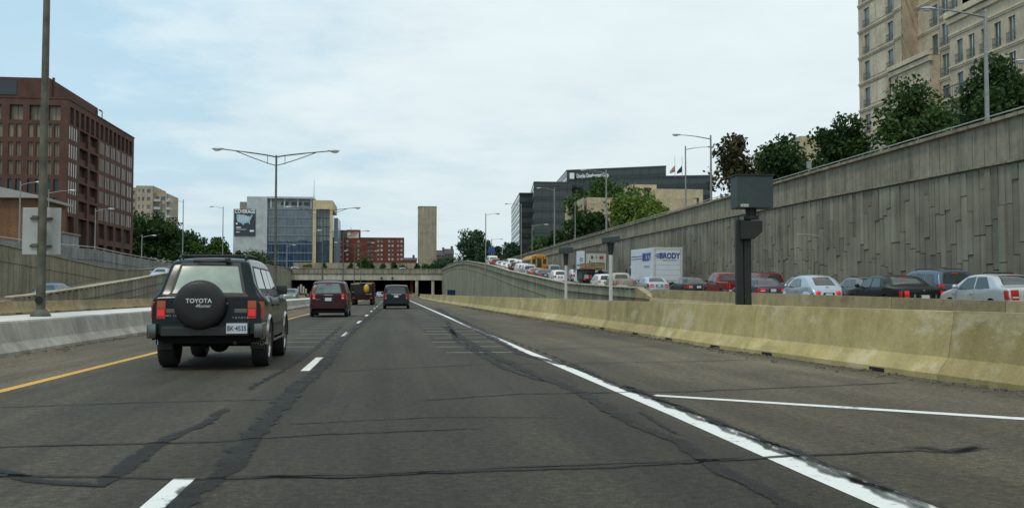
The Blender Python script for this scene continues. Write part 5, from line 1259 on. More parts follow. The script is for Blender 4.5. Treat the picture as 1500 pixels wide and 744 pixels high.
SPEC['pickup'] = V(sil=[(0, .48), (.012, .6), (.03, .7), (.04, 1.12), (.06, 1.16), (1.85, 1.18), (1.89, 1.2), (2.02, 1.6), (2.15, 1.70), (2.5, 1.74), (3.2, 1.73), (3.45, 1.64), (3.95, 1.2), (4.1, 1.14), (4.85, 1.04), (5.05, .9), (5.12, .6), (5.14, .4)], W=1.84, belt=1.12, tum=.30, wh=(1.0, 4.15), R=.37,
    sw=[[(2.1, 1.19), (2.75, 1.18), (2.75, 1.6), (2.2, 1.58)], [(2.84, 1.18), (3.62, 1.17), (3.3, 1.58), (2.86, 1.61)]], rw=(1.90, 2.03, .74, .70), ws=(3.42, 3.9, .72, .84), tl=(.78, 1.10, .10, .06), seams=(1.93, 2.8, 3.75), plate=.66)
SPEC['van'] = V(sil=[(0, .40), (.012, .6), (.03, .8), (.05, 1.3), (.10, 1.9), (.16, 2.05), (.35, 2.12), (3.8, 2.12), (4.1, 2.02), (4.7, 1.3), (4.85, 1.2), (5.4, 1.05), (5.55, .85), (5.6, .6), (5.62, .38)], W=2.0, belt=1.25, tum=.16, wh=(1.2, 4.6), R=.36,
    sw=[[(.35, 1.32), (1.5, 1.32), (1.5, 1.85), (.4, 1.85)], [(1.6, 1.32), (2.7, 1.32), (2.7, 1.85), (1.6, 1.85)], [(3.5, 1.28), (4.5, 1.26), (4.05, 1.82), (3.55, 1.85)]], rw=(.055, .095, .80, .78), ws=(4.1, 4.65, .8, .85), tl=(.95, 1.3, .10, .08), seams=(3.4,), plate=.7)
VEH = []
def vehicle(kind, name, label, cat, x, y, z, col, rz=0, group=None, det=2, brake=True, slope=0, glass=None, hb=True, flip=False, scale=1.0):
    sp = SPEC[kind]; e = empty(name, (x, y, z), rz, label, cat, group)
    e.rotation_euler = (slope, 0, rz); e.scale = (scale,) * 3
    S = Shell(sp['sil'], sp['W'], sp['belt'], tumble=sp['tum'], wheels=sp['wh'], R=sp['R'], taper=sp.get('taper', .10), pwr=sp.get('pwr', 10))
    pm = paint(*col) if isinstance(col, tuple) else col; gl = glass or CG
    S.body('body', pm, e)
    for q in sp['sw']:
        for sg in (-1, 1): mb = MB(); S.spatch(mb, q, sg); mb.build('side_window', gl, e, smooth=True)
    a, b_, v0, v1 = sp['rw']
    if det > 1: mb = MB(); S.tpatch(mb, a - .012, b_ + .03, -v0 - .04, v0 + .04, -v1 - .04, v1 + .04, off=.003); mb.build('rear_window_seal', TRIM, e, smooth=True)
    mb = MB(); S.tpatch(mb, a, b_, -v0, v0, -v1, v1, off=.007); mb.build('rear_window', gl, e, smooth=True)
    a, b_, v0, v1 = sp['ws']; mb = MB(); S.tpatch(mb, a, b_, -v0, v0, -v1, v1); mb.build('windscreen', gl, e, smooth=True)
    tl = sp['tl']; bm_ = BRK if brake else REDL
    for sg in (-1, 1):
        if tl:
            z0, z1, wv, wy = tl; y0, y1 = S.yz(z0), S.yz(z1); v = 1 - wv / S.hw
            mb = MB(); S.tpatch(mb, y0, y1, sg * v, sg * 1.0, off=.02, nu=5, nv=3)
            S.spatch(mb, [(y0 + .0005, z0), (y0 + wy, z0), (y1 + wy, z1 - .01), (y1 + .0005, z1 - .01)], sg, off=.03, nu=18, pw=3)
            t = mb.build('tail_light', REDL, e, smooth=True)
            mb = MB(); zm = z0 + (z1 - z0) * .5; S.tpatch(mb, S.yz(zm), S.yz(z1 - .03), sg * (v + .02), sg * .96, off=.025, nu=3, nv=3); mb.build('brake_lamp', bm_, t, smooth=True)
            if det > 1: mb = MB(); S.tpatch(mb, S.yz(z0 + .05), S.yz(z0 + .09), sg * (v + .02), sg * .96, off=.025, nu=3, nv=3); mb.build('reversing_lamp', CLR if kind != 'marquis' else AMB, t, smooth=True)
        elif kind == 'beetle':
            y0 = S.yz(.70); p = S.top(S.sd(y0), sg * .80); mb = MB(); rot = Matrix.Rotation(-.35, 3, 'X'); mb.ellipsoid(p, (.115, .05, .115), 14, 8, rot=rot); mb.build('tail_light', BRK, e, smooth=True)
        # head lights
        yf = S.yz(S.zt(S.L - .3) * .86, rear=False); zf_ = S.zt(S.L - .3) * .80
        mb = MB(); y1 = S.yz(zf_ - .08, False); y0 = S.yz(zf_ + .07, False); S.tpatch(mb, y0, y1, sg * .62, sg * .97, off=.01, nu=4, nv=4); mb.build('headlight', CLR, e, smooth=True)
    # bumpers
    mb = MB(); zt0 = sp['sil'][0][1] + .02; S.tpatch(mb, S.yz(zt0), S.yz(zt0 + .2), -1, 1, off=.035, nu=4, nv=12)
    for sg in (-1, 1): S.spatch(mb, [(.002, zt0), (sp['wh'][0] - sp['R'] * 1.2, zt0), (sp['wh'][0] - sp['R'] * 1.2, zt0 + .2), (.004, zt0 + .2)], sg, off=.02)
    mb.build('rear_bumper', CHR if kind == 'pickup' else pm, e, smooth=True)
    # plate
    pz = sp['plate']; yy = S.yz(pz); p = S.top(S.sd(yy), 0); mb = MB(); mb.box((0, p.y - .012, pz), (.5, .02, .2)); mb.build('plate_recess', TRIM, e); mb = MB(); mb.box((0, p.y - .026, pz), (.31, .012, .155)); mb.build('number_plate', PLT, e)
    R = sp['R']; W = .2
    for yw in sp['wh']:
        for sg in (-1, 1): wheel(e, sg * (S.w(yw, R * 1.4) - W * .5 + .005), yw, R, W, sg=sg, detail=det > 1)
    for sg in (-1, 1): mirror(e, S, sp['sw'][-1][1][0] - .12, sp['belt'] + .08, sg, pm if kind not in ('suv', 'pickup') else TRIM)
    if det > 1:
        mb = MB()
        for ysm in sp['seams']:
            for sg in (-1, 1): S.spatch(mb, [(ysm - .006, S.sill + .06), (ysm + .006, S.sill + .06), (ysm + .006, sp['belt'] - .01), (ysm - .006, sp['belt'] - .01)], sg, off=.002, nu=1, nv=6, rim=False)
        mb.build('door_seam', WELL, e)
        for ysm in sp['seams'][:2]:
            for sg in (-1, 1): p = S.side(ysm + .16, sp['belt'] - .13, sg); mb = MB(); mb.box((p.x + sg * .015, p.y, p.z), (.035, .17, .03)); mb.build('door_handle', pm, e, bevel=.008)
        # high brake light
        mb = MB(); b2 = sp['rw'][1]; p = S.top(S.sd(b2 - .02), 0); mb.box(p + Vector((0, -.02, .0)), (.3, .03, .03)); mb.build('high_brake_light', BRK if brake and hb else REDL, e)
        # mud/door sill strip
        for sg in (-1, 1): mb = MB(); S.spatch(mb, [(sp['wh'][0] + R * 1.15, .40), (sp['wh'][1] - R * 1.15, .40), (sp['wh'][1] - R * 1.15, .46), (sp['wh'][0] + R * 1.15, .46)], sg, off=.012, nu=6, nv=1); mb.build('rubbing_strip', TRIM, e)
    if sp.get('rack'):
        for sg in (-1, 1):
            mb = MB(); P = []
            for k in range(9): yy = sp['wh'][0] * .8 + k * (sp['wh'][1] * .68 - sp['wh'][0] * .8) / 8; P.append(Vector((sg * (S.w(yy, S.zt(yy)) - .02), yy, S.zt(yy) + (.06 if 0 < k < 8 else .0))))
            mb.path(P, [.018] * 9, 5); mb.build('roof_rail', TRIM, e)
    if kind == 'pickup':
        mb = MB(); mb.bb(-.74, .74, .12, 1.84, 1.185, 1.20); mb.build('bed_floor', WELL, e)
    return e, S
C_SIL = ('silver', (.50, .52, .53)); C_BSIL = ('blue_silver', (.40, .46, .52)); C_WHT = ('white', (.70, .71, .70), .0); C_RED = ('red', (.20, .009, .010)); C_MAR = ('maroon', (.028, .004, .005))
C_BLK = ('black_green', (.010, .013, .012)); C_GRN = ('dark_green', (.022, .04, .035)); C_GRY = ('grey', (.17, .18, .18)); C_BLU = ('steel_blue', (.10, .14, .20)); C_NAV = ('navy', (.02, .03, .055)); C_TEAL = ('dark_teal', (.004, .012, .014)); C_GG = ('grey_green', (.15, .18, .165)); C_SLT = ('slate', (.055, .07, .09)); C_BEI = ('champagne', (.40, .36, .29)); C_LR = ('dull_red', (.26, .03, .03), .1)
QG = 'cars queueing on the right ramp'
def sl(y): return math.atan((RR(y + 4.5) - RR(y)) / 4.5)
def onramp(kind, name, label, cat, px, zc, col, **k):
    p = pt(px, 430, d=zc * math.cos(PITCH)); y = p.y; x = p.x
    return vehicle(kind, name, label, cat, x, y, RR(y) + .01, col, rz=k.pop('rz', -.02), group=QG, slope=sl(y), **k)
# ---- near lane
e, S = onramp('jetta', 'sedan', 'silver sedan with open sunroof, cut off by the right edge', 'car', 1513, 30.6, C_SIL, rz=-.05, brake=False)
mb = MB(); S.tpatch(mb, 1.5, 2.3, -.5, .5, off=.05); mb.build('sunroof', TRIM, e, smooth=True)
e, S = onramp('marquis', 'sedan', 'long black-green sedan with upright red tail lights and white plate', 'car', 1355, 36.5, C_BLK, rz=-.05)
for sg in (-1, 1): mb = MB(); mb.box((sg * .42, -.02, .62), (.06, .05, .2)); mb.build('bumper_guard', CHR, e); mb = MB(); mb.ellipsoid((0, .03, .85), (.06, .02, .05)); mb.build('boot_emblem', CHR, e)
e, S = onramp('beetle', 'hatchback', 'rounded silver beetle shaped car with round red tail lights', 'car', 1214.5, 43, C_BSIL, rz=-.05)
for sg in (-1, 1):
    mb = MB()
    for yw in (.8, 3.31):
        mb.ellipsoid((sg * .70, yw - .02, .52), (.19, .52, .33), 18, 12)
    o = mb.build('wing', paint(*C_BSIL), e, smooth=True)
    bm = bmesh.new(); bm.from_mesh(o.data); dl = [v for v in bm.verts if v.co.z < .42 or abs(v.co.x) < .55]; bmesh.ops.delete(bm, geom=dl, context='VERTS')
    bm.to_mesh(o.data); bm.free(); sm = o.modifiers.new('thick', 'SOLIDIFY'); sm.thickness = .02
p = S.top(S.sd(S.yz(.93)), 0)
mb = MB()
for k in range(20): a0, a1 = 2 * math.pi * k / 20, 2 * math.pi * (k + 1) / 20; c = Vector((0, p.y - .015, .93)); mb.tube(c + Vector((math.cos(a0) * .07, 0, math.sin(a0) * .07)), c + Vector((math.cos(a1) * .07, 0, math.sin(a1) * .07)), .009, n=5)
for (a, b_) in (((-.035, .055), (-.005, 0)), ((.035, .055), (.005, 0)), ((-.055, .02), (-.03, -.055)), ((.055, .02), (.03, -.055)), ((-.03, -.055), (0, 0)), ((.03, -.055), (0, 0))): mb.tube((a[0], p.y - .016, .93 + a[1]), (b_[0], p.y - .016, .93 + b_[1]), .008, n=4)
mb.build('boot_emblem', CHR, e); mb = MB(); mb.tube((0, 1.2, 1.45), (-.0, 1.0, 1.75), .008, n=4); mb.build('aerial', TRIM, e)
e, S = onramp('sedan', 'sedan', 'slate blue sedan just right of the speed camera post, brake lights on', 'car', 1133, 52, C_SLT, rz=-.04)
mb = MB(); yy = S.yz(.82); S.tpatch(mb, S.yz(.78), S.yz(.86), -.55, .55, off=.012); mb.build('light_bar', REDL, e, smooth=True)
onramp('pickup', 'pickup_truck', 'bright red pickup truck partly behind the speed camera post', 'pickup truck', 1085, 59, C_RED)
onramp('sedan', 'sedan', 'dark green sedan directly behind the red pickup', 'car', 1024, 67, C_GRN)
onramp('sedan', 'sedan', 'bright silver sedan beside the slanted wall end, three brake lights lit', 'car', 966, 75, C_BSIL)
onramp('pickup', 'pickup_truck', 'champagne pickup truck between the slim posts and the white box truck', 'pickup truck', 917, 84, C_BEI, det=1)
onramp('suv', 'car', 'white estate car just left of the nearer slim post', 'car', 888, 93.5, C_WHT, det=1, scale=.9)
onramp('wagon', 'car', 'white small estate car just left of the farther slim post', 'car', 821, 112, C_WHT, det=1)
onramp('sedan', 'car', 'dark blue grey car left of the white small estate car', 'car', 799, 119, C_SLT, det=1)
onramp('sedan', 'car', 'small dull red car below the school bus', 'car', 787, 126, C_LR, det=1)
onramp('minivan', 'car', 'pale silver minivan left of the dull red car', 'car', 776, 133, C_BSIL, det=1)
onramp('minivan', 'car', 'white minivan behind the pale silver minivan', 'car', 767, 140, C_WHT, det=1)
onramp('suv', 'car', 'maroon four wheel drive in the middle of the far queue', 'car', 757, 148, C_MAR, det=1)
onramp('sedan', 'car', 'white car just behind the maroon four wheel drive', 'car', 749, 155, C_WHT, det=1)
onramp('sedan', 'car', 'white car second behind the maroon four wheel drive', 'car', 742, 162, C_WHT, det=1)
onramp('sedan', 'car', 'pale grey car right of the far white van', 'car', 735, 170, C_BSIL, det=1)
onramp('suv', 'car', 'small red car in front of the far white van', 'car', 726.5, 178, C_RED, det=1)
onramp('van', 'van', 'white van topmost in the far queue', 'van', 722.5, 186, C_WHT, det=1)
# ---- far lane
onramp('suv', 'suv', 'steel blue crossover between the black-green sedan and the wall', 'car', 1404, 42, C_BLU, rz=-.04)
onramp('jetta', 'sedan', 'light grey sedan beyond the long black-green sedan', 'car', 1291, 47.5, C_GRY, rz=-.04)
onramp('wagon', 'estate_car', 'grey-green estate car with roof rails beyond the silver beetle shaped car', 'car', 1202, 53.5, C_GG, rz=-.04)
onramp('suv', 'suv', 'red four wheel drive against the wall beyond the slate blue sedan', 'car', 1131, 63, C_RED, rz=-.03)
onramp('suv', 'car', 'dark car hidden behind the champagne pickup beside the box truck', 'car', 893, 103, C_NAV, det=1)
onramp('suv', 'suv', 'grey-green four wheel drive in front of the school bus', 'car', 813, 131, C_GG, det=1)
onramp('sedan', 'car', 'silver car beside the grey-green four wheel drive', 'car', 848, 119, C_SIL, det=1)
onramp('minivan', 'car', 'pale car directly beyond the school bus on its left', 'car', 771, 156, C_BSIL, det=1)
onramp('minivan', 'car', 'white car in the outer lane beyond the maroon one', 'car', 763, 166, C_WHT, det=1)
onramp('minivan', 'car', 'whitish car farthest in the outer lane', 'car', 752, 176, C_WHT, det=1)
onramp('sedan', 'car', 'dark grey car between the two far whitish cars', 'car', 758, 188, C_GRY, det=1)
# ---- school bus
BUSY = simple('school_bus_yellow', (.50, .23, .014), .45, var=.08, vs=1.5); BUSL = simple('bus_pale_roof', (.50, .38, .16), .5, var=.1)
p = pt(790, 430, d=139); yb_ = p.y; e = empty('school_bus', (p.x, yb_, RR(yb_)), .01, 'orange-yellow school bus with pale roof above the car queue', 'bus', QG)
mb = MB(); sec = [(-1.22, .5), (-1.22, 2.1), (-1.15, 2.65), (-.95, 2.95), (-.5, 3.12), (0, 3.16), (.5, 3.12), (.95, 2.95), (1.15, 2.65), (1.22, 2.1), (1.22, .5)]
mb.prism(sec, 0, 9.5, 'Y'); mb.build('body', BUSY, e, bevel=.05)
mb = MB(); mb.prism([(-1.0, 2.95), (-.5, 3.15), (0, 3.19), (.5, 3.15), (1.0, 2.95), (.5, 3.0), (-.5, 3.0)], .1, 9.4, 'Y'); mb.build('roof', BUSL, e)
for sx in (-.78, .78): mb = MB(); mb.box((sx, -.02, 2.15), (.5, .06, .75)); mb.build('rear_window', CG, e, bevel=.03)
mb = MB(); mb.box((0, -.02, 1.9), (.66, .06, 1.3)); mb.build('emergency_door_window', CG, e, bevel=.03)
for sx in (-.95, -.65, .65, .95): mb = MB(); mb.tube((sx, -.0, 2.82), (sx, -.05, 2.82), .09, n=12); mb.build('warning_lamp', REDL if abs(sx) < .8 else AMB, e)
for sx in (-.9, .9): mb = MB(); mb.box((sx, -.03, 1.2), (.3, .06, .2)); mb.build('tail_light', BRK, e)
mb = MB(); mb.box((0, -.1, .75), (2.5, .2, .3)); mb.build('rear_bumper', TRIM, e)
mb = MB()
for k in range(9): mb.bb(-1.25, -1.2, .6 + k * .95, 1.35 + k * .95, 1.75, 2.4); mb.bb(1.2, 1.25, .6 + k * .95, 1.35 + k * .95, 1.75, 2.4)
mb.build('side_window', CG, e)
mb = MB()
for z in (.95, 1.4): mb.bb(-1.24, -1.21, .1, 9.4, z, z + .06); mb.bb(-1.2, 1.2, -.03, 0, z, z + .05)
mb.build('rub_rail', TRIM, e)
text('sign_lettering', 'SCHOOL BUS', .26, TRIM, e, face_to((0, -.05, 2.68), (0, -1)), ext=.01, sx=.9)
for yw in (2.4, 8.0):
    for sg in (-1, 1): wheel(e, sg * 1.05, yw, .48, .28, sg=sg, detail=False)
# ---- box trucks
def box_truck(label, px, zc, W, Hbox, zfloor, Lbox, boxmat, rzz=-.02, frame=None):
    p = pt(px, 430, d=zc); y = p.y; e = empty('box_truck', (p.x, y, RR(y)), rzz, label, 'truck', QG); e.rotation_euler = (sl(y) * .8, 0, rzz)
    mb = MB(); mb.bb(-W / 2, W / 2, .06, Lbox, zfloor, Hbox); mb.build('box', boxmat, e, bevel=.03)
    fm = frame or simple('truck_frame_white', (.50, .50, .47), .5, .1)
    mb = MB()
    for sx in (-1, 1): mb.bb(sx * (W / 2 + .01) - sx * .12, sx * (W / 2 + .015), -.02, .1, zfloor - .05, Hbox + .02)
    mb.bb(-W / 2 - .01, W / 2 + .01, -.03, .1, Hbox - .16, Hbox + .03); mb.bb(-W / 2 - .01, W / 2 + .01, -.03, .12, zfloor - .12, zfloor); mb.build('rear_frame', fm, e, bevel=.01)
    mb = MB(); mb.bb(-.45, .45, .2, Lbox + 2, .62, .9); mb.bb(-W / 2 + .1, W / 2 - .1, .0, .12, .45, .6); mb.build('chassis', TRIM, e)
    mb = MB(); q = [(Lbox + .1, .6), (Lbox + .1, 2.5), (Lbox + .9, 2.55), (Lbox + 1.3, 2.35), (Lbox + 1.75, 1.5), (Lbox + 2.4, 1.3), (Lbox + 2.5, .6)]
    mb.prism(q, -1.05, 1.05, 'X'); mb.build('cab', boxmat, e, bevel=.06)
    for sg in (-1, 1):
        mb = MB(); mb.prism([(Lbox + .5, 1.55), (Lbox + 1.5, 1.55), (Lbox + 1.2, 2.25), (Lbox + .5, 2.3)], sg * 1.04, sg * 1.07, 'X'); mb.build('side_window', CG, e)
        mb = MB(); mb.box((sg * 1.4, Lbox + 1.4, 1.9), (.1, .2, .6)); mb.tube((sg * 1.05, Lbox + 1.4, 1.9), (sg * 1.4, Lbox + 1.4, 1.9), .02); mb.build('mirror', TRIM, e)
        mb = MB(); mb.box((sg * (W / 2 - .3), -.02, .75), (.25, .06, .12)); mb.build('tail_light', BRK, e)
        for k in (-1, 0, 1): pass
    for yw in (1.9, Lbox + 1.3):
        for sg in (-1, 1): wheel(e, sg * (W / 2 - .2), yw, .48, .3, sg=sg, detail=False, spokes=6)
    return e
TWH = simple('truck_white', (.66, .70, .74), .4, .05, var=.05, vs=1.2)
BB = simple('brody_blue', (.03, .06, .22), .5, var=0); BG_ = simple('pale_sub_lettering', (.33, .38, .44), .5, var=0)
e = box_truck('large white box truck lettered BRODY with blue stripes against the wall', 978.7, 82, 2.5, 3.95, 1.1, 8.6, TWH)
mb = MB()
for k in range(6): mb.bb(-1.08, 1.08, -.012, .02, 1.15 + k * .44, 1.15 + k * .44 + .425)
mb.build('roller_door', simple('roller_door_white', (.56, .61, .66), .5, .05, var=.04), e, bevel=.01)
text('rear_lettering', 'BRODY', .66, BB, e, face_to((.14, -.03, 3.24), (0, -1)), ext=.01, bold=.022, sx=.80)
mb = MB()
for i, (w_, z_) in enumerate(((.34, 3.4), (.42, 3.25), (.34, 3.1))): mb.bb(-.78 - w_ + .1, -.72, -.035, -.012, z_ - .035, z_ + .035)
mb.build('rear_emblem', BB, e)
text('rear_small_lettering', 'TRANSPORTATION', .16, BG_, e, face_to((.12, -.03, 2.86), (0, -1)), ext=.006, sx=.95)
text('side_lettering', 'BRODY', .98, BB, e, face_to((-1.27, 2.5, 3.15), (-1, 0)), ext=.01, bold=.03, sx=.92)
text('side_small_lettering', 'TRANSPORTATION', .25, BG_, e, face_to((-1.27, 2.5, 2.35), (-1, 0)), ext=.006, sx=.95)
mb = MB()
for z_ in (3.28, 3.05): mb.bb(-1.272, -1.25, 4.2, 8.4, z_ - .03, z_ + .03)
mb.build('side_stripe', BB, e); mb = MB(); mb.box((0, -.02, 3.6), (.01, .01, .01))
GRN = simple('sign_green', (.01, .17, .08), .5, var=0); REDS = simple('sign_red_patch', (.35, .04, .04), .5, var=0); BRN = simple('sign_brown_patch', (.08, .07, .03), .5, var=0)
CRW = simple('truck_cream', (.46, .47, .41), .5, var=.1)
e = box_truck('cream box truck with green lettering on its rear, farther along the wall', 873, 110, 2.6, 3.85, 1.0, 5.6, CRW, frame=simple('truck_frame_brown', (.12, .11, .09), .6))
text('rear_lettering', 'Juscoy', .78, GRN, e, face_to((.05, -.03, 2.42), (0, -1)), ext=.01, bold=.03, sx=.9)
mb = MB(); mb.bb(-.6, -.35, -.03, -.01, 3.0, 3.3); mb.build('rear_patch', BRN, e); mb = MB(); mb.bb(.0, .1, -.03, -.01, 3.0, 3.3); mb.build('rear_patch', GRN, e); mb = MB(); mb.bb(.38, .85, -.03, -.01, 2.98, 3.28); mb.build('rear_patch', REDS, e)
mb = MB(); mb.bb(-1.33, -1.29, .1, 5.5, 1.05, 3.8); mb.build('side_panel', TWH, e); mb = MB(); mb.bb(-1.36, -1.32, .5, 5.0, 2.1, 2.25); mb.build('side_stripe', simple('teal_stripe', (.03, .16, .17), .5, var=0), e)
mb = MB(); mb.bb(-1.36, -1.32, 1.0, 3.2, 2.6, 3.1); mb.build('side_mark', simple('teal_grey_mark', (.25, .33, .35), .5, var=.2), e)
# ---- flatbed with timber rack in the near lane
p = pt(868, 430, d=102); e = empty('stake_truck', (p.x, p.y, RR(p.y)), -.02, 'cluttered work truck with a brown plank rack and red and green bits on its bed', 'truck', QG)
WOOD = simple('old_planks', (.22, .14, .08), .8, vs=4, var=.35)
mb = MB(); mb.bb(-1.0, 1.0, 0, 3.8, .8, .95); mb.bb(-.4, .4, 0, 5.6, .5, .8); mb.build('flatbed', TRIM, e)
mb = MB()
for k in range(3): mb.bb(-1.35, 1.35, -.1 + k * .02, .0 + k * .02, 2.0 + k * .2, 2.17 + k * .2)
mb.bb(-1.35, 1.35, -.1, 4.2, 1.95, 2.02); mb.build('plank_rack', WOOD, e)
for sx in (-.95, .95):
    for yy in (.05, 3.7): mb = MB(); mb.bb(sx - .05, sx + .05, yy, yy + .1, .9, 2.0); mb.build('rack_post', TRIM, e)
rr = random.Random(9)
for nm, c, q in (('tool_box', (.35, .36, .34), (-.65, .3, 1.15, .5, .4, .4)), ('fuel_can', (.4, .05, .03), (-.15, .25, 1.12, .3, .25, .36)), ('bin', (.03, .14, .09), (-.9, .9, 1.3, .35, .4, .6)), ('crate', (.05, .07, .2), (.5, .5, 1.25, .6, .5, .6)), ('crate', (.12, .08, .05), (.2, 1.3, 1.3, 1.2, .7, .7))):
    mb = MB(); mb.box(q[:3], q[3:]); o = mb.build(nm, simple('load_' + nm + str(c[0]), c, .6), None, bevel=.03); o.location = (p.x, p.y, RR(p.y)); o.rotation_euler = (0, 0, -.02)
    tag(o, {('tool_box', .35): 'grey tool box on the left of the work truck bed', ('fuel_can', .4): 'small red can on the work truck bed', ('bin', .03): 'green bin at the left edge of the work truck bed', ('crate', .05): 'dark blue crate on the work truck bed', ('crate', .12): 'brown crate at the back of the work truck bed'}[(nm, c[0])], nm.replace('_', ' '))
mb = MB(); mb.prism([(4.0, .6), (4.0, 2.0), (4.9, 2.0), (5.5, 1.25), (6.2, 1.15), (6.3, .6)], -.95, .95, 'X'); mb.build('cab', paint(*C_WHT), e, bevel=.05)
for yw in (1.0, 5.4):
    for sg in (-1, 1): wheel(e, sg * .85, yw, .4, .24, sg=sg, detail=False)
for sg in (-1, 1): mb = MB(); mb.box((sg * .85, -.03, .85), (.2, .05, .12)); mb.build('tail_light', BRK, e)

# ---- traffic on the motorway
p = pt(481, 430, d=46.6); e, S = vehicle('suv', 'suv', 'dark maroon four wheel drive ahead in the left lane, tail lights glowing', 'car', p.x, p.y, .01, C_MAR, rz=0, group='traffic ahead on the motorway', glass=CGL, hb=False)
text('tail_lettering', 'ENVOY', .07, CHR, e, face_to((-.5, -.0, .86), (0, -1)), ext=.003)
mb = MB(); mb.box((0, S.top(S.sd(S.yz(1.06)), 0).y - .015, 1.07), (.42, .03, .04)); mb.build('tailgate_handle', CHR, e)
p = pt(580.5, 430, d=70.5); e, S = vehicle('minivan', 'minivan', 'dark teal minivan ahead in our lane with a chrome tailgate bar', 'minivan', p.x, p.y, .01, C_TEAL, rz=-.01, group='traffic ahead on the motorway', brake=False)
mb = MB(); mb.box((0, S.top(S.sd(S.yz(1.04)), 0).y - .02, 1.06), (.75, .03, .09)); mb.build('tailgate_bar', CHR, e, bevel=.01)
p = pt(556.5, 430, d=235); vehicle('sedan', 'sedan', 'tiny distant silver car just before the tunnel mouth', 'car', p.x, p.y, .01, C_BSIL, group='traffic ahead on the motorway', det=1, brake=False)
p = pt(424, 430, d=128); vehicle('suv', 'suv', 'silver-green oncoming four wheel drive on the other carriageway', 'car', p.x, p.y + 4.7, .01, C_GG, rz=math.pi, det=1, brake=False)
mbp = pt(80, 430, d=76); vehicle('sedan', 'sedan', 'blue-grey car coming down the left ramp behind the first pole', 'car', -27.6, 84.5, RL(81) - .1, C_BLU, rz=math.pi, det=1, brake=False, slope=-.09)
vehicle('sedan', 'sedan', 'silver car high on the left ramp, half hidden by the nearest four wheel drive', 'car', -26.6, 118, RL(115), C_BSIL, rz=math.pi, det=1, brake=False, slope=-.05)
p = pt(424, 391, Y=345); vehicle('minivan', 'car', 'bright red vehicle crossing the overpass at its left end', 'car', p.x + 4, 346, 8.55, C_RED, rz=-math.pi / 2, det=1, brake=False)
p = pt(433, 391, Y=338); vehicle('sedan', 'car', 'white car crossing the overpass in front of the red one', 'car', p.x - 2.5, 338, 8.75, C_WHT, rz=-math.pi / 2, det=1, brake=False)
p = pt(591, 391, Y=338); vehicle('sedan', 'car', 'white car crossing the middle of the overpass', 'car', p.x - 2.4, 338, 8.6, C_WHT, rz=-math.pi / 2, det=1, brake=False)
# dark stake truck with yellow load
p = pt(531, 430, d=93); e = empty('stake_truck', (p.x, p.y, 0), 0, 'dark stake sided truck with a yellow tank on its back, left lane', 'truck', 'traffic ahead on the motorway')
MRD = paint('dark_maroon', (.022, .006, .006)); mb = MB(); mb.bb(-1.15, 1.15, 0, 5.2, .85, 1.0); mb.bb(-1.15, 1.15, -.02, .1, .55, .85); mb.build('flatbed', MRD, e)
mb = MB()
for sx in (-1.12, 1.12):
    for k in range(5): mb.bb(sx - .03, sx + .03, .2, 5.0, 1.1 + k * .22, 1.22 + k * .22)
for k in range(5): mb.bb(-1.1, -.2, .0, .05, 1.1 + k * .22, 1.22 + k * .22)
for sx in (-1.12, -.65, -.2, .3, 1.12): mb.bb(sx - .04, sx + .04, -.02, .06, 1.0, 2.15)
mb.build('stake_side', simple('dark_stakes', (.018, .015, .011), .7), e)
mb = MB(); mb.bb(-.9, .9, .6, 4.0, 1.0, 1.9); mb.build('load', simple('dark_load', (.025, .022, .018), .8, var=.3), e)
mb = MB(); mb.bb(-1.1, -.3, -.03, .0, 2.0, 2.1); mb.bb(.35, .9, -.03, .0, 2.0, 2.12); mb.bb(.3, .9, -.05, 0, 1.02, 1.1); mb.build('marker_strip', simple('pale_tan', (.30, .26, .18), .6), e)
mb = MB(); mb.ellipsoid((.38, -.12, 1.6), (.27, .22, .42), 14, 10); mb.build('tank', simple('tank_yellow', (.55, .33, .02), .5, var=.06), e, smooth=True)
mb = MB(); mb.prism([(5.4, .6), (5.4, 2.2), (6.3, 2.25), (6.8, 1.5), (7.5, 1.35), (7.6, .6)], -1.0, 1.0, 'X'); mb.build('cab', MRD, e, bevel=.05)
for sg in (-1, 1): mb = MB(); mb.box((sg * .85, -.05, .7), (.22, .06, .12)); mb.build('tail_light', REDL, e); mb = MB(); mb.box((sg * .9, .5, .42), (.4, .02, .4)); mb.build('mud_flap', TRIM, e)
for yw in (1.4, 6.3):
    for sg in (-1, 1): wheel(e, sg * .88, yw, .42, .42, sg=sg, detail=False)
mb = MB(); mb.bb(-.5, .5, .2, 6.5, .5, .8); mb.build('chassis', TRIM, e)

# ---- the near black-blue four wheel drive
p = pt(303, 430, d=14.55); e = empty('four_wheel_drive', (p.x, p.y, .0), .015, 'green-black four wheel drive with covered spare wheel on its tailgate, nearest vehicle', 'car')
sil = [(0, .56), (.01, .66), (.022, .8), (.035, 1.02), (.05, 1.10), (.10, 1.16), (.30, 1.58), (.36, 1.67), (.55, 1.715), (1.2, 1.735), (2.2, 1.73), (2.6, 1.69), (2.72, 1.64), (3.22, 1.22), (3.35, 1.15), (4.0, 1.08), (4.2, 1.0), (4.27, .8), (4.30, .5)]
S = Shell(sil, 1.69, 1.10, sill=.46, tumble=.29, shoulder=.085, wheels=(.93, 3.56), R=.375, rc=.06, crown=.02, taper=.035, pwr=22, bulge=.02)
NV = paint('navy_black', (.004, .010, .0105), .3, .2); S.body('body', NV, e)
mb = MB(); S.tpatch(mb, .066, .345, -.86, .86, -.845, .845, off=.004, nu=8); mb.build('window_frame', TRIM, e, smooth=True)
RWG = glassmat('backlit_rear_glass', (.27, .33, .28), .12, .8)  # light seen through the cabin put into a pale glass colour
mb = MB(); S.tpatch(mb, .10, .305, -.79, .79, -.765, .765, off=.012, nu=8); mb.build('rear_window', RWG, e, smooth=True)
SWG = glassmat('side_glass', (.10, .12, .115), .07, 1.0)
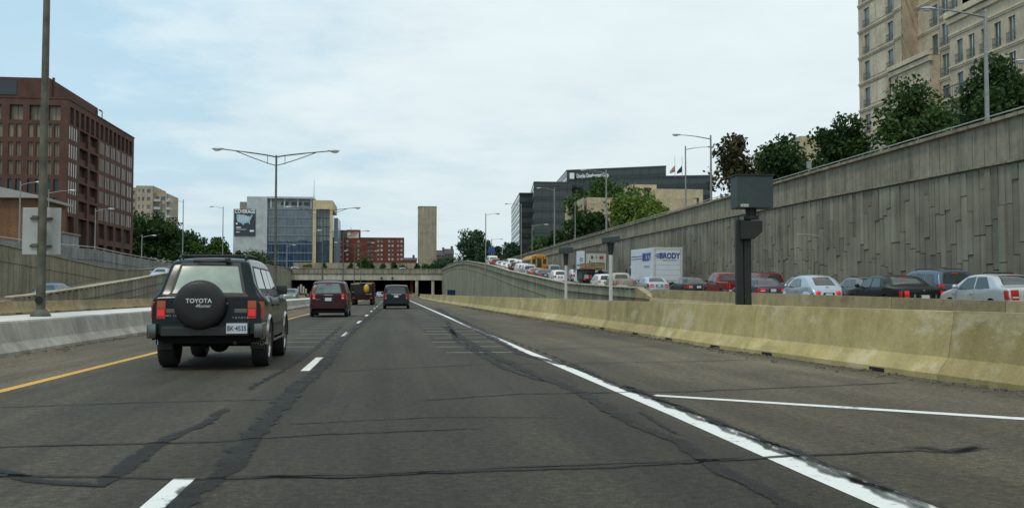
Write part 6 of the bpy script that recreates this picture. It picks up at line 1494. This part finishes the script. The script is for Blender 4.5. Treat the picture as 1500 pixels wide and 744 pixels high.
for q in ([(.40, 1.17), (1.22, 1.17), (1.22, 1.57), (.56, 1.575)], [(1.40, 1.17), (2.02, 1.17), (2.02, 1.57), (1.40, 1.57)], [(2.10, 1.17), (2.98, 1.16), (2.62, 1.56), (2.10, 1.57)]):
    for sg in (-1, 1):
        mb = MB(); S.spatch(mb, [(q[0][0] - .035, q[0][1] - .03), (q[1][0] + .035, q[1][1] - .03), (q[2][0] + .03, q[2][1] + .03), (q[3][0] - .03, q[3][1] + .03)], sg, off=.004); fr_ = mb.build('window_frame', TRIM, e, smooth=True)
        mb = MB(); S.spatch(mb, q, sg, off=.010); mb.build('side_window', SWG, e, smooth=True)
mb = MB(); S.tpatch(mb, 2.74, 3.18, -.84, .84, -.92, .92); mb.build('windscreen', CG, e, smooth=True)
for sg in (-1, 1):
    mb = MB(); S.tpatch(mb, S.yz(.79), S.yz(1.06), sg * .815, sg * .99, off=.014, nu=4, nv=3); S.spatch(mb, [(S.yz(.79) + .004, .79), (.17, .79), (.17, 1.05), (S.yz(1.05) + .0005, 1.05)], sg, off=.014, nu=18, pw=3); t = mb.build('tail_light', REDL, e, smooth=True)
    mb = MB(); S.tpatch(mb, S.yz(.95), S.yz(1.055), sg * .825, sg * .985, off=.02, nu=4, nv=3); S.spatch(mb, [(S.yz(.95) + .006, .95), (.16, .95), (.16, 1.045), (S.yz(1.045) + .0005, 1.045)], sg, off=.018, nu=18, pw=3); mb.build('indicator', AMB, t, smooth=True)
    mb = MB(); S.tpatch(mb, S.yz(.83), S.yz(.93), sg * .835, sg * .975, off=.024, nu=4, nv=3); mb.build('brake_lamp', BRK, t, smooth=True)
    mb = MB(); yy = S.yz(.9); mb.box((sg * .50, yy - .01, .905), (.19, .02, .065)); mb.build('reversing_lamp', simple('smoked_lens', (.12, .12, .09), .3, var=.1), e, bevel=.01)
    # chrome bumper end
    mb = MB(); mb.box((sg * .78, -.045, .61), (.13, .13, .22)); mb.box((sg * .83, .13, .61), (.045, .46, .22)); mb.build('bumper_end', CHD, e, bevel=.035, smooth=True)
    mb = MB(); mb.box((sg * .70, .50, .40), (.22, .015, .2)); mf = mb.build('mud_flap', TRIM, e)
    if sg > 0: text('flap_lettering', '4WD', .10, simple('flap_white', (.40, .40, .38), .6, var=0), mf, face_to((.70, .488, .39), (0, -1)), ext=.002, sx=.9)
    for yw in (.93, 3.56): wheel(e, sg * (S.w(yw, .6) - .12), yw, .375, .265, sg=sg, spokes=6, mat=CHR)
    for yw in (.93, 3.56):
        mb = MB()
        for k in range(14):
            a0, a1 = math.pi * k / 14, math.pi * (k + 1) / 14; r0, r1 = .425, .475
            P = lambda r, a, o: (sg * (S.w(yw, .7) + o - .004), yw + r * math.cos(a), .375 + r * math.sin(a))
            mb.quad(P(r0, a0, .03), P(r1, a0, .0), P(r1, a1, .0), P(r0, a1, .03)); mb.quad(P(r0, a0, .03), P(r0, a1, .03), P(r0, a1, -.03), P(r0, a0, -.03))
        mb.build('wheel_arch_trim', CHR, e, smooth=True)
    mb = MB(); mb.box((sg * (S.w(2.9, 1.2) + .09), 3.05, 1.24), (.2, .10, .165)); mb.build('mirror', TRIM, e, smooth=True, bevel=.035); mb = MB(); mb.box((sg * (S.w(2.9, 1.2) + .0), 3.06, 1.18), (.12, .05, .06)); mb.build('mirror_arm', TRIM, e)
mb = MB(); mb.box((-.0, -.065, .60), (1.28, .15, .13)); mb.box((0, -.05, .67), (1.26, .12, .02)); mb.build('rear_bumper', simple('bumper_steel', (.04, .042, .04), .4, .5), e, bevel=.02)
# spare wheel under its black cover
mb = MB(); cx, cz = -.075, 1.0; N_ = 40; prof = [(.0, -.24), (.2, -.238), (.32, -.228), (.355, -.205), (.373, -.17), (.375, -.08), (.365, -.02), (.30, .0)]
for k in range(N_):
    a0, a1 = 2 * math.pi * k / N_, 2 * math.pi * (k + 1) / N_
    for (r0, y0), (r1, y1) in zip(prof, prof[1:]): P = lambda r, y, a: (cx + r * math.cos(a), y, cz + r * math.sin(a)); mb.quad(P(r0, y0, a0), P(r1, y1, a0), P(r1, y1, a1), P(r0, y0, a1))
cov = mb.build('spare_wheel_cover', simple('black_vinyl', (.012, .012, .012), .5, var=.15, vs=6), e, smooth=True, ang=50)
LET = simple('lettering_white', (.62, .62, .60), .5, var=0)
text('cover_lettering', 'TOYOTA', .090, LET, cov, face_to((cx, -.243, 1.06), (0, -1)), ext=.002, bold=.002, sx=.98, space=1.05)
text('cover_script', '4Runner', .075, LET, cov, face_to((cx + .06, -.243, .985), (0, -1)), ext=.002, shear=.4, sx=.85)
mb = MB(); mb.box((cx, -.01, .98), (.3, .06, .3)); mb.build('spare_wheel_mount', TRIM, e)
mb = MB(); mb.box((.47, -.035, .655), (.34, .03, .18)); mb.build('plate_recess', TRIM, e); mb = MB(); mb.box((.47, -.16, .645), (.31, .012, .155)); npl = mb.build('number_plate', PLT, e, bevel=.004)
mb = MB(); mb.box((.47, -.1, .645), (.2, .12, .04)); mb.build('plate_bracket', TRIM, e)
text('plate_lettering', 'BK\u00b74535', .105, INK, npl, face_to((.47, -.168, .642), (0, -1)), ext=.001, bold=.002, sx=.78)
text('tailgate_lettering', 'TOYOTA', .045, simple('badge_grey', (.45, .45, .43), .4, .3, var=0), e, face_to((.50, S.yz(.78) - .022, .80), (0, -1)), ext=.002, space=1.5)
text('tailgate_lettering', 'SR5 V6', .045, simple('badge_grey', (.45, .45, .43), .4, .3, var=0), e, face_to((-.52, S.yz(.83) - .022, .835), (0, -1)), ext=.002, space=1.3)
mb = MB(); mb.box((.30, -.0, 1.02), (.03, .02, .03)); mb.build('lock', CHR, e)
mb = MB(); S.tpatch(mb, S.yz(1.088), S.yz(1.10), -.96, .96, off=.003, nu=1, rim=False); S.tpatch(mb, S.yz(.725), S.yz(.737), -.8, .8, off=.004, nu=1, rim=False)
for sg in (-1, 1): S.tpatch(mb, S.yz(.74), S.yz(1.08), sg * .79, sg * .802, off=.004, nu=4, nv=1, rim=False)
for yy in (1.31, 2.06, 3.06):
    for sg in (-1, 1): S.spatch(mb, [(yy - .006, .5), (yy + .006, .5), (yy + .006, 1.1), (yy - .006, 1.1)], sg, off=.003, nu=1, nv=8, rim=False)
tag(mb.build('panel_seam', WELL, e), kind='stuff')
for yy in (1.42, 2.18):
    for sg in (-1, 1): pp = S.side(yy, .98, sg); mb = MB(); mb.box((pp.x + sg * .015, yy, .98), (.03, .16, .035)); mb.build('door_handle', TRIM, e, bevel=.008)
for sg in (-1, 1):
    mb = MB(); S.spatch(mb, [(1.38, .62), (3.1, .62), (3.1, .69), (1.38, .69)], sg, off=.015, nu=8, nv=1); mb.build('rubbing_strip', TRIM, e, smooth=True)
    mb = MB(); mb.box((sg * .80, 2.25, .40), (.14, 1.7, .04)); mb.build('side_step', CHD, e, bevel=.01)
mb = MB()
for sx in (-.5, .5): mb.path([Vector((sx, .5, 1.72)), Vector((sx, .6, 1.775)), Vector((sx, 1.8, 1.785)), Vector((sx, 1.95, 1.74))], [.02] * 4, 6)
for yy in (.62, 1.05, 1.5): mb.tube((-.5, yy, 1.775), (.5, yy, 1.775), .014, n=6)
for yy in (.75, 1.4): mb.tube((-.5, yy, 1.72), (-.5, yy, 1.775), .015, n=5); mb.tube((.5, yy, 1.72), (.5, yy, 1.775), .015, n=5)
mb.build('roof_rack', TRIM, e)
mb = MB(); mb.box((.26, .30, 1.685), (.08, .07, .06)); mb.path([Vector((.26, .26, 1.68)), Vector((.0, .27, 1.665)), Vector((-.22, .285, 1.675))], [.012, .012, .01], 5); mb.build('rear_wiper', TRIM, e)
mb = MB(); S.tpatch(mb, .345, .375, -.5, .5, off=.03, nu=2); mb.build('roof_spoiler', TRIM, e, smooth=True)
mb = MB(); mb.tube((-.5, .1, .38), (.5, .1, .38), .0, n=4); mb.v = []; mb.f = []; mb.mi = []
mb.tube((-.62, .93, .375), (.62, .93, .375), .055, n=10); mb.ellipsoid((.05, .93, .375), (.16, .16, .15), 12, 8); mb.bb(-.35, .35, .3, 3.9, .42, .52); mb.build('axle', WELL, e, smooth=True)
mb = MB(); mb.tube((.42, .02, .42), (.42, .7, .44), .03, n=8); mb.build('exhaust', TRIM, e)
# ------------------------------------------------------------------ light, sky, air
SUN_EL, SUN_AZ = math.radians(58), math.radians(215)     # azimuth measured clockwise from +Y
sd = bpy.data.lights.new('sun', 'SUN'); sd.energy = 1.4; sd.angle = math.radians(10); sd.color = (1, .92, .78)
so = bpy.data.objects.new('sun', sd); COL.objects.link(so)
dv = Vector((math.sin(SUN_AZ) * math.cos(SUN_EL), math.cos(SUN_AZ) * math.cos(SUN_EL), math.sin(SUN_EL)))
so.rotation_euler = dv.to_track_quat('Z', 'Y').to_euler()
wd = bpy.data.worlds.new('World'); SC.world = wd; wd.use_nodes = True; nt = wd.node_tree; bg = nt.nodes['Background']
sky = nt.nodes.new('ShaderNodeTexSky'); sky.sky_type = 'NISHITA'; sky.sun_disc = False; sky.sun_elevation = SUN_EL; sky.sun_rotation = SUN_AZ; sky.air_density = 1.2; sky.dust_density = 3.0; sky.ozone_density = 1.5
g = nt.nodes.new('ShaderNodeTexCoord').outputs['Generated']
sp = nt.nodes.new('ShaderNodeSeparateXYZ'); lk(nt, g, sp.inputs[0])
# clouds on a plane above: direction / height
zc = mth(nt, 'ADD', mth(nt, 'MAXIMUM', sp.outputs[2], 0.0), .12)
cx = mth(nt, 'DIVIDE', sp.outputs[0], zc); cy = mth(nt, 'DIVIDE', sp.outputs[1], zc)
cb = nt.nodes.new('ShaderNodeCombineXYZ'); lk(nt, cx, cb.inputs[0]); lk(nt, cy, cb.inputs[1])
n1 = noise(nt, .55, (1, 1, 1), 8, .58, cb.outputs[0]); n2 = noise(nt, 2.2, (1, 1, 1), 6, .6, cb.outputs[0])
f = mth(nt, 'ADD', mth(nt, 'MULTIPLY', n1, .8), mth(nt, 'MULTIPLY', n2, .2))
# more cloud to the right of the view, clearer to the upper left
side = mth(nt, 'MULTIPLY', mth(nt, 'ADD', sp.outputs[0], .17), .50)
f = mth(nt, 'ADD', f, side)
cf = ramp(nt, f, [(.42, .0), (.52, .6), (.64, .98)])
skb = mix(nt, .8, sky.outputs[0], (5.6, 8.4, 10.3))
sh_ = ramp(nt, n2, [(.35, .93), (.65, 1.03)])
c = mix(nt, cf, skb, (8.3, 9.35, 9.6))
c = mix(nt, .7, c, sh_, 'MULTIPLY')
# pale haze towards the horizon
hz = mth(nt, 'SUBTRACT', 1.0, mth(nt, 'DIVIDE', mth(nt, 'MAXIMUM', sp.outputs[2], 0.0), .5), clamp=True)
hz = mth(nt, 'POWER', hz, 2.2)
c = mix(nt, mth(nt, 'MULTIPLY', hz, .75), c, (6.3, 7.5, 7.8))
lk(nt, c, bg.inputs['Color']); bg.inputs['Strength'].default_value = .1
HAZE = False
if HAZE:
    mb = MB(); mb.bb(-560, 560, -40, 560, -1.5, 66); o = mb.build('haze', None); o.data.materials.clear()
    m = bpy.data.materials.new('haze_air'); m.use_nodes = True; nt = m.node_tree; nt.nodes.clear(); out = nt.nodes.new('ShaderNodeOutputMaterial'); pv = nt.nodes.new('ShaderNodeVolumePrincipled')
    pv.inputs['Color'].default_value = (1, 1, 1, 1); pv.inputs['Density'].default_value = .00022; pv.inputs['Anisotropy'].default_value = .2; lk(nt, pv.outputs[0], out.inputs['Volume'])
    o.data.materials.append(m); tag(o, kind='stuff')
    SC.cycles.volume_bounces = 0
SC.view_settings.view_transform = 'Standard'; SC.view_settings.look = 'None'; SC.view_settings.exposure = 0; SC.view_settings.gamma = 1; SC.view_settings.use_curve_mapping = False
SC.cycles.max_bounces = 6
